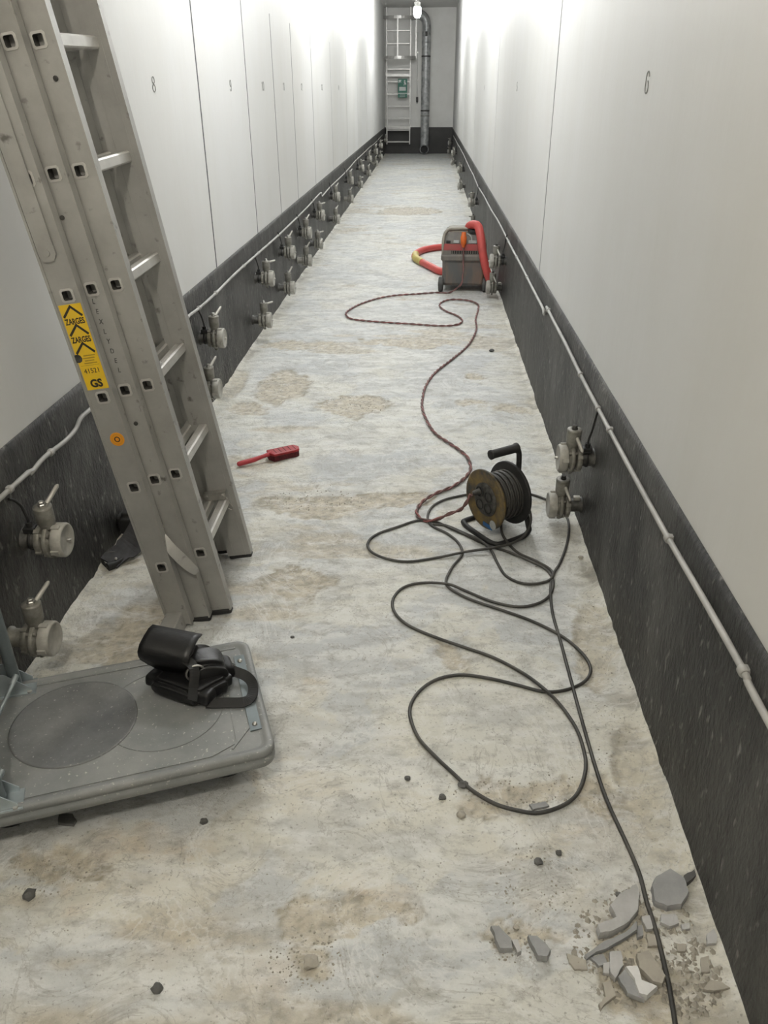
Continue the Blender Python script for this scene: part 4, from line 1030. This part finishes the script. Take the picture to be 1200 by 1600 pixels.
# ------------------------------------------------------------------ far end: caged ladder, duct, sign, door bolt
def build_end():
    YW = YE - .008
    t = empty('wall_ladder', Matrix.Translation((-.807, YW, .24)))
    yl = -.20; x0, x1 = -.302, .302
    for x in (x0, x1):
        MB().box((x - .016, yl - .03, 0), (x + .016, yl + .03, 3.09), bev=.004).build('stile', M_ALU2, t)
        for z in (.35, 1.3, 2.3): MB().box((x - .012, yl + .03, z - .02), (x + .012, -.0, z + .02)).build('wall_bracket', M_ALU, t)
    for k in range(11):
        MB().box((x0, yl - .016, .045 + k * .281), (x1, yl + .016, .075 + k * .281), bev=.003).build('rung', M_ALU2, t)
    for z in (.40, 1.61): MB().box((x0 - .02, yl - .034, z - .03), (x1 + .02, yl - .028, z + .03)).build('cross_strap', M_ALU2, t)
    R = .36
    cg = lambda a: Vector((math.cos(a) * .44, yl - .10 - .55 * max(0, math.sin(a)) ** .8, 0))
    for z in (1.99, 2.84):
        p = [Vector((x0, yl, z))] + [cg(math.pi * (1 - i / 16)) + Vector((0, 0, z)) for i in range(17)] + [Vector((x1, yl, z))]
        MB().ribbon(p, [((q - Vector((0, yl - .1, z))) * -1 + Vector((0, 0, .0))) if (q - Vector((0, yl - .1, z))).length > .01 else Vector((0, 1, 0)) for q in p], .065, .006).build('cage_hoop', M_ALU2, t)
    for a in (math.pi, math.pi * .5, 0, math.pi * .75, math.pi * .25):
        c = cg(a)
        if a in (math.pi * .75, math.pi * .25): continue
        MB().box((c.x - .015, c.y - .004, 1.97), (c.x + .015, c.y + .004, 2.87)).build('cage_bar', M_ALU2, t)
    tag(t, 'bright aluminium wall ladder with safety cage on the far end wall', 'ladder')
    # duct
    d = empty('ventilation_duct', Matrix.Translation((-.11, YW, 0)))
    yd = -.22; r = .108
    body = MB().tube(catmull([(-.005, yd - .17, .125), (-.005, yd - .10, .125), (-.003, yd - .03, .145), (0, yd, .23), (0, yd, .34)], 5), r, 22, caps=False)
    body.build('duct_elbow', M_GALV, d)
    MB().lathe((-.005, yd - .175, .125), (0, 1, 0), [(r + .004, 0), (r + .010, .004), (r + .010, .03), (r + .002, .034), (r - .012, .034), (r - .012, 0)], 24, close=False).build('duct_mouth', M_GALV, d)
    MB().lathe((-.005, yd - .08, .125), (0, 1, 0), [(r - .013, 0), (.001, .001)], 24, close=False).build('duct_shade_disc', M_RUB, d)  # black disc added across the mouth for the shade inside the duct
    MB().lathe((0, yd, .33), (0, 0, 1), [(r, 0), (r, 2.60)], 24, close=False).build('duct_pipe', M_GALV, d)
    for z in (.9, 1.02, 2.25, 2.55):
        MB().lathe((0, yd, z), (0, 0, 1), [(r, 0), (r + .007, .002), (r + .007, .03), (r, .032)], 24, close=False).build('duct_collar', M_ALU if z < 1 else M_VDARK if z in (1.02, 2.25) else M_GALV, d)
    MB().tube(catmull([(0, yd, 2.92), (-.01, yd, 3.0), (-.05, yd, 3.09), (-.13, yd, 3.15), (-.23, yd + .02, 3.17)], 5), r, 22, caps=False).build('duct_elbow', M_GALV, d)
    MB().box((-.03, yd - r - .012, 2.70), (.03, yd - r + .01, 2.80), bev=.006).build('damper_screw', M_VDARK, d)
    for z in (.7, 2.0): MB().box((-.02, yd + r - .01, z), (.02, 0, z + .03)).build('duct_bracket', M_GALV, d)
    tag(d, 'round galvanised ventilation duct with open elbow standing on far wall', 'duct')
    # rescue sign, hung on the ladder rungs
    s = empty('rescue_sign', Matrix.Translation((-.70, YW - .245, 1.555)))
    MB().box((-.118, -.006, -.215), (.118, .006, .215)).build('sign_board', M_GREEN, s)
    MB().box((-.118, -.0075, -.125), (.118, -.006, -.105)).build('white_rule', M_WHITE, s)
    sy = -.0075
    pic = MB()
    pic.prism([(-.10, .19), (-.02, .19), (-.05, .155), (-.03, .135), (-.04, .125), (-.065, .145), (-.10, .11)], 0, .0015, frame((1, 0, 0), (0, 0, 1), (0, -1, 0), (0, -.006, 0)))
    pic.lathe((.055, -.006, .165), (0, -1, 0), [(.020, 0), (.020, .0015)], 14)
    pic.prism([(.03, .14), (.07, .145), (.095, .10), (.080, .06), (.065, .10), (.04, .06), (.025, .07), (.045, .105)], 0, .0015, frame((1, 0, 0), (0, 0, 1), (0, -1, 0), (0, -.006, 0)))
    pic.box((-.085, -.0075, -.055), (.085, -.006, .03))
    pic.build('pictogram', M_WHITE, s)
    for k in range(2): MB().box((-.07, -.0078, -.155 - k * .03), (.07, -.006, -.145 - k * .03)).build('text_line', M_WHITE, s)
    MB().box((-.02, .006, .17), (.02, .05, .20)).build('hanger', M_STEEL, s)
    tag(s, 'small green and white rescue sign hanging on the caged wall ladder', 'sign')
    # pull rod with lever on the end wall
    p = empty('wall_pull_rod', Matrix.Translation((-.325, YW, 1.15)))
    MB().cyl((0, -.03, .15), (0, -.03, 1.65), .008, seg=8).build('rod', M_STEEL, p)
    MB().box((-.03, -.05, .08), (.03, 0, .20), bev=.006).build('latch', M_VDARK, p)
    MB().cyl((0, -.05, .05), (.02, -.09, .14), .011, seg=8).build('lever', M_VDARK, p)
    for z in (.6, 1.2): MB().box((-.015, -.04, z), (.015, 0, z + .02)).build('rod_guide', M_STEEL, p)
    tag(p, 'thin vertical pull rod with dark latch between wall ladder and duct', 'latch rod')
build_end()

# ------------------------------------------------------------------ rubble
def chip_from_px(poly, th, m, label, seed, group=None, z0=0.0, tiltx=0.0, tilty=0.0, cat='rubble', name='mortar_fragment'):
    P = [on_floor(x, y, z0) for x, y in poly]
    c = sum(P, Vector()) / len(P); rng = random.Random(seed)
    hz = max(0.0, floor_h(c.x, c.y)) + z0; th *= .62
    tiltx += rng.uniform(-.10, .10); tilty += rng.uniform(-.10, .10)
    pts = []                                                            # roughened outline
    n = len(P)
    for i in range(n):
        a = P[i] - c; b = P[(i + 1) % n] - c
        pts.append(a); 
        for f in (.35, .68):
            q = a.lerp(b, f); q += Vector((rng.uniform(-1, 1), rng.uniform(-1, 1), 0)) * (b - a).length * .05; pts.append(q)
    k = len(pts); vs = []
    for lv, sc in ((0, 1.0), (.6, 1.0), (1.0, .955)):
        for q in pts:
            h = th * lv * (1 + (0))
            vs.append(Vector((q.x * sc, q.y * sc, h + q.x * tiltx + q.y * tilty)))
    mn = min(v.z for v in vs); vs = [v - Vector((0, 0, mn)) for v in vs]
    fs = [(l * k + i, l * k + (i + 1) % k, (l + 1) * k + (i + 1) % k, (l + 1) * k + i) for l in range(2) for i in range(k)]
    fs += [tuple(range(2 * k, 3 * k)), tuple(range(k))[::-1]]
    b = MB(); b.add(vs, fs)
    o = b.build(name, m); o.location = (c.x, c.y, hz)
    return tag(o, label, cat, group)
RB = lambda pts: [(740 + x / 2.727, 1320 + y / 2.727) for x, y in pts]
CH = [
 ([(770, 160), (830, 130), (890, 170), (912, 230), (880, 282), (820, 288), (765, 262), (752, 200)], .026, M_STONE, 'largest flat grey mortar slab, at the foot of the right wall', 'A'),
 ([(530, 408), (520, 372), (602, 335), (575, 285), (640, 220), (690, 190), (706, 232), (698, 300), (660, 350), (590, 392)], .030, M_STONE2, 'long curved pale mortar slab left of the black cable in the rubble', 'B'),
 ([(470, 482), (550, 432), (640, 402), (690, 358), (692, 392), (600, 442), (480, 497)], .016, M_STONE, 'narrow grey mortar strip along the lower edge of the curved slab', 'C'),
 ([(890, 150), (938, 120), (944, 145), (905, 182), (888, 172)], .022, M_STONED, 'dark pointed stone touching the right wall above the grey slab', 'D'),
 ([(795, 310), (860, 308), (872, 350), (830, 368), (790, 350)], .014, M_STONE2, 'small pale block just below the largest grey slab', 'E'),
 ([(712, 318), (755, 312), (762, 368), (735, 372)], .014, M_STONE2, 'small pale square fragment tight against the left of the cable', 'F'),
 ([(690, 480), (740, 470), (815, 580), (800, 612), (760, 600), (700, 540)], .022, M_STONEB, 'tapering beige fragment leaning beside the cable, right of the white chip', 'G'),
 ([(610, 575), (640, 540), (690, 600), (700, 660), (725, 680), (650, 650)], .018, M_STONE, 'grey wedge fragment under the white chip in the rubble', 'H'),
 ([(640, 545), (690, 540), (710, 600), (780, 625), (735, 665), (700, 655), (680, 595)], .026, mat('white_plaster', (.72, .72, .71), .8, var=(14, .4, .7), col2=(.62, .62, .61)), 'brightest white plaster chip in the middle of the rubble', 'I'),
 ([(575, 470), (625, 465), (635, 530), (600, 590), (578, 560)], .020, M_STONE2, 'upright pale grey fragment left of the white chip', 'J'),
 ([(495, 490), (550, 475), (570, 515), (530, 528)], .014, M_STONE, 'small grey fragment at the left tip of the narrow strip', 'K'),
 ([(395, 470), (480, 500), (485, 540), (430, 540), (405, 510)], .008, M_STONEB, 'thin beige flake at the left edge of the rubble', 'L'),
 ([(545, 600), (580, 590), (605, 655), (570, 680), (540, 715), (530, 690), (560, 660)], .014, M_STONEB, 'curved beige flake lowest in the rubble', 'M'),
 ([(70, 368), (105, 365), (160, 420), (165, 462), (110, 462)], .024, M_STONE, 'grey tile-like fragment farthest left of the three in the hollow', 'N'),
 ([(160, 425), (185, 420), (202, 470), (185, 480)], .020, M_STONE2, 'narrow pale fragment in the middle of the three in the hollow', 'O'),
 ([(228, 405), (265, 410), (325, 480), (310, 510), (270, 505), (245, 450)], .026, M_STONE, 'pointed grey fragment farthest right of the three in the hollow', 'P'),
 ([(990, 395), (1020, 370), (1035, 400), (1030, 435), (990, 440)], .012, M_STONE2, 'pale grey flake at the right wall below the largest slab', 'Q'),
 ([(880, 350), (915, 345), (920, 368), (885, 372)], .010, M_STONE2, 'tiny pale block right of the small pale block', 'R'),
 ([(965, 490), (1000, 480), (1005, 550), (965, 555)], .008, M_STONEB, 'flat beige flake near the right wall below the pale flake', 'S'),
 ([(1005, 585), (1060, 600), (1090, 620), (1020, 632), (975, 625)], .012, M_STONEB, 'wide beige crust lowest at the right wall', 'T'),
 ([(735, 385), (775, 395), (780, 440), (740, 440)], .010, M_STONEB, 'small beige fragment partly under the cable', 'U'),
 ([(860, 430), (905, 430), (900, 462), (865, 462)], .008, M_STONEB, 'small beige lump right of the cable', 'V'),
 ([(690, 360), (715, 350), (720, 400), (695, 410)], .014, M_STONE, 'small grey upright sliver right of the curved slab end', 'W'),
 ([(550, 515), (580, 510), (575, 560), (550, 555)], .012, M_STONE2, 'small pale fragment between strip tip and upright fragment', 'X'),
]
for i, (p, th, m, lb, _) in enumerate(CH): chip_from_px(RB(p), th, m, lb, i, 'mortar rubble at the right wall')
def stone_px(x, y, r, m, label, seed, flat=.6, name='stone'):
    rng = random.Random(seed); c = on_floor(x, y); s = abs(on_floor(x + r, y).x - c.x)
    bm = bmesh.new(); bmesh.ops.create_icosphere(bm, subdivisions=2, radius=1)
    for v in bm.verts:
        n = 1 + .38 * mnoise.noise(v.co * 1.5 + Vector((seed * 3.7, 0, 0))); v.co = Vector((v.co.x * s * n, v.co.y * s * n * rng.uniform(.95, 1.05) * 1.05, v.co.z * s * flat * n))
    mn = min(v.co.z for v in bm.verts)
    for v in bm.verts: v.co.z = max(v.co.z - mn - s * .12, 0)
    me = bpy.data.meshes.new(name); bm.to_mesh(me); bm.free(); me.materials.append(m)
    o = link_mesh(name, me); o.location = (c.x, c.y, max(-.002, floor_h(c.x, c.y)) - .0005); o.rotation_euler.z = rng.uniform(0, 6)
    return tag(o, label, 'stone', 'loose stones on the floor')
ST = [(46, 1399, 10, M_STONED, 'dark stone on the floor below the near edge of the trolley'), (246, 1547, 9, M_STONED, 'small dark triangular stone at the bottom left of the floor'),
      (319, 1286, 6, M_STONED, 'small brown-grey pebble right of the trolley shadow'), (691, 1248, 6, M_STONED, 'dark pebble left of the big cable loop bottom'),
      (841, 1349, 7, M_STONED, 'dark grey flake between cable loop and rubble'), (723, 1229, 8, M_STONED, 'black chip touching the big cable loop on its left'),
      (637, 1219, 5, M_STONED, 'small dark pebble left of the big cable loop'), (486, 1505, 12, M_STONEB, 'pale beige flat stone in the foreground centre'),
      (457, 997, 3, M_STONED, 'tiny dark pebble right of the trolley corner'), (966, 1400, 5, M_STONED, 'dark pebble just above the curved mortar slab'),
      (980, 1395, 4, M_STONED, 'smaller dark pebble beside the cable above the curved slab'), (768, 550, 4, M_STONED, 'small dark pebble near the right wall beyond the reel'),
      (807, 1449, 5, M_STONEB, 'small beige pebble above the three fragments in the hollow'), (873, 1335, 5, M_STONED, 'small dark pebble right of the dark grey flake'),
      (907, 873, 4, M_STONEB, 'small beige pebble at the right wall below the nearest valves'), (720, 1275, 7, M_STONEB, 'round beige pebble below the big cable loop'),
      (1048, 1560, 6, M_STONEB, 'beige pebble beside the cable at the bottom edge')]
for i, (x, y, r, m, lb) in enumerate(ST): stone_px(x, y, r, m, lb, i + 3)
chip_from_px([(93, 1278), (115, 1276), (121, 1285), (116, 1293), (92, 1291)], .012, M_STONED, 'dark flat fragment under the near edge of the trolley', 71)
chip_from_px([(826, 1262), (852, 1256), (858, 1262), (832, 1270)], .010, M_STONE, 'flat grey flake under the bottom of the big cable loop', 72)
# crumbs nobody could count: one stuff object
b = MB(); rng = random.Random(11)
def crumb(x, y, s):
    z = max(-.004, floor_h(x, y)); k = rng.randint(3, 5); a0 = rng.uniform(0, 6)
    base = [Vector((x + s * rng.uniform(.6, 1.2) * math.cos(a0 + 2 * math.pi * i / k), y + s * rng.uniform(.6, 1.2) * math.sin(a0 + 2 * math.pi * i / k), z - .0004)) for i in range(k)]
    top = Vector((x + rng.uniform(-.3, .3) * s, y + rng.uniform(-.3, .3) * s, z + s * rng.uniform(.4, .9)))
    b.add(base + [top], [(i, (i + 1) % k, k) for i in range(k)])
for (cx, cy, rx, ry, n, smin, smax) in ((840, 1380, 70, 60, 130, .0012, .004), (990, 1480, 100, 90, 340, .0015, .009), (840, 1235, 150, 25, 120, .0012, .0045), (480, 1500, 60, 50, 110, .0015, .004),
                                        (80, 1370, 70, 30, 80, .0015, .004), (560, 632, 55, 14, 90, .002, .005), (500, 783, 90, 16, 110, .002, .005), (600, 1200, 300, 250, 160, .001, .003), (400, 1450, 300, 100, 90, .001, .003),
                                        (940, 1050, 50, 150, 120, .001, .004), (1080, 1530, 50, 60, 160, .002, .010), (700, 750, 250, 200, 130, .0012, .003), (860, 850, 40, 60, 40, .0015, .004), (810, 1480, 50, 25, 60, .002, .005), (440, 610, 40, 20, 60, .002, .005)):
    for _ in range(n):
        a = rng.uniform(0, 2 * math.pi); q = math.sqrt(rng.random()); p = on_floor(cx + rx * q * math.cos(a), cy + ry * q * math.sin(a))
        if XL + .02 < p.x < XR - .02: crumb(p.x, p.y, rng.uniform(smin, smax))
tag(b.build('mortar_crumbs', M_STONEB), 'scattered small mortar crumbs and grit over the worn floor', 'crumbs', kind='stuff')
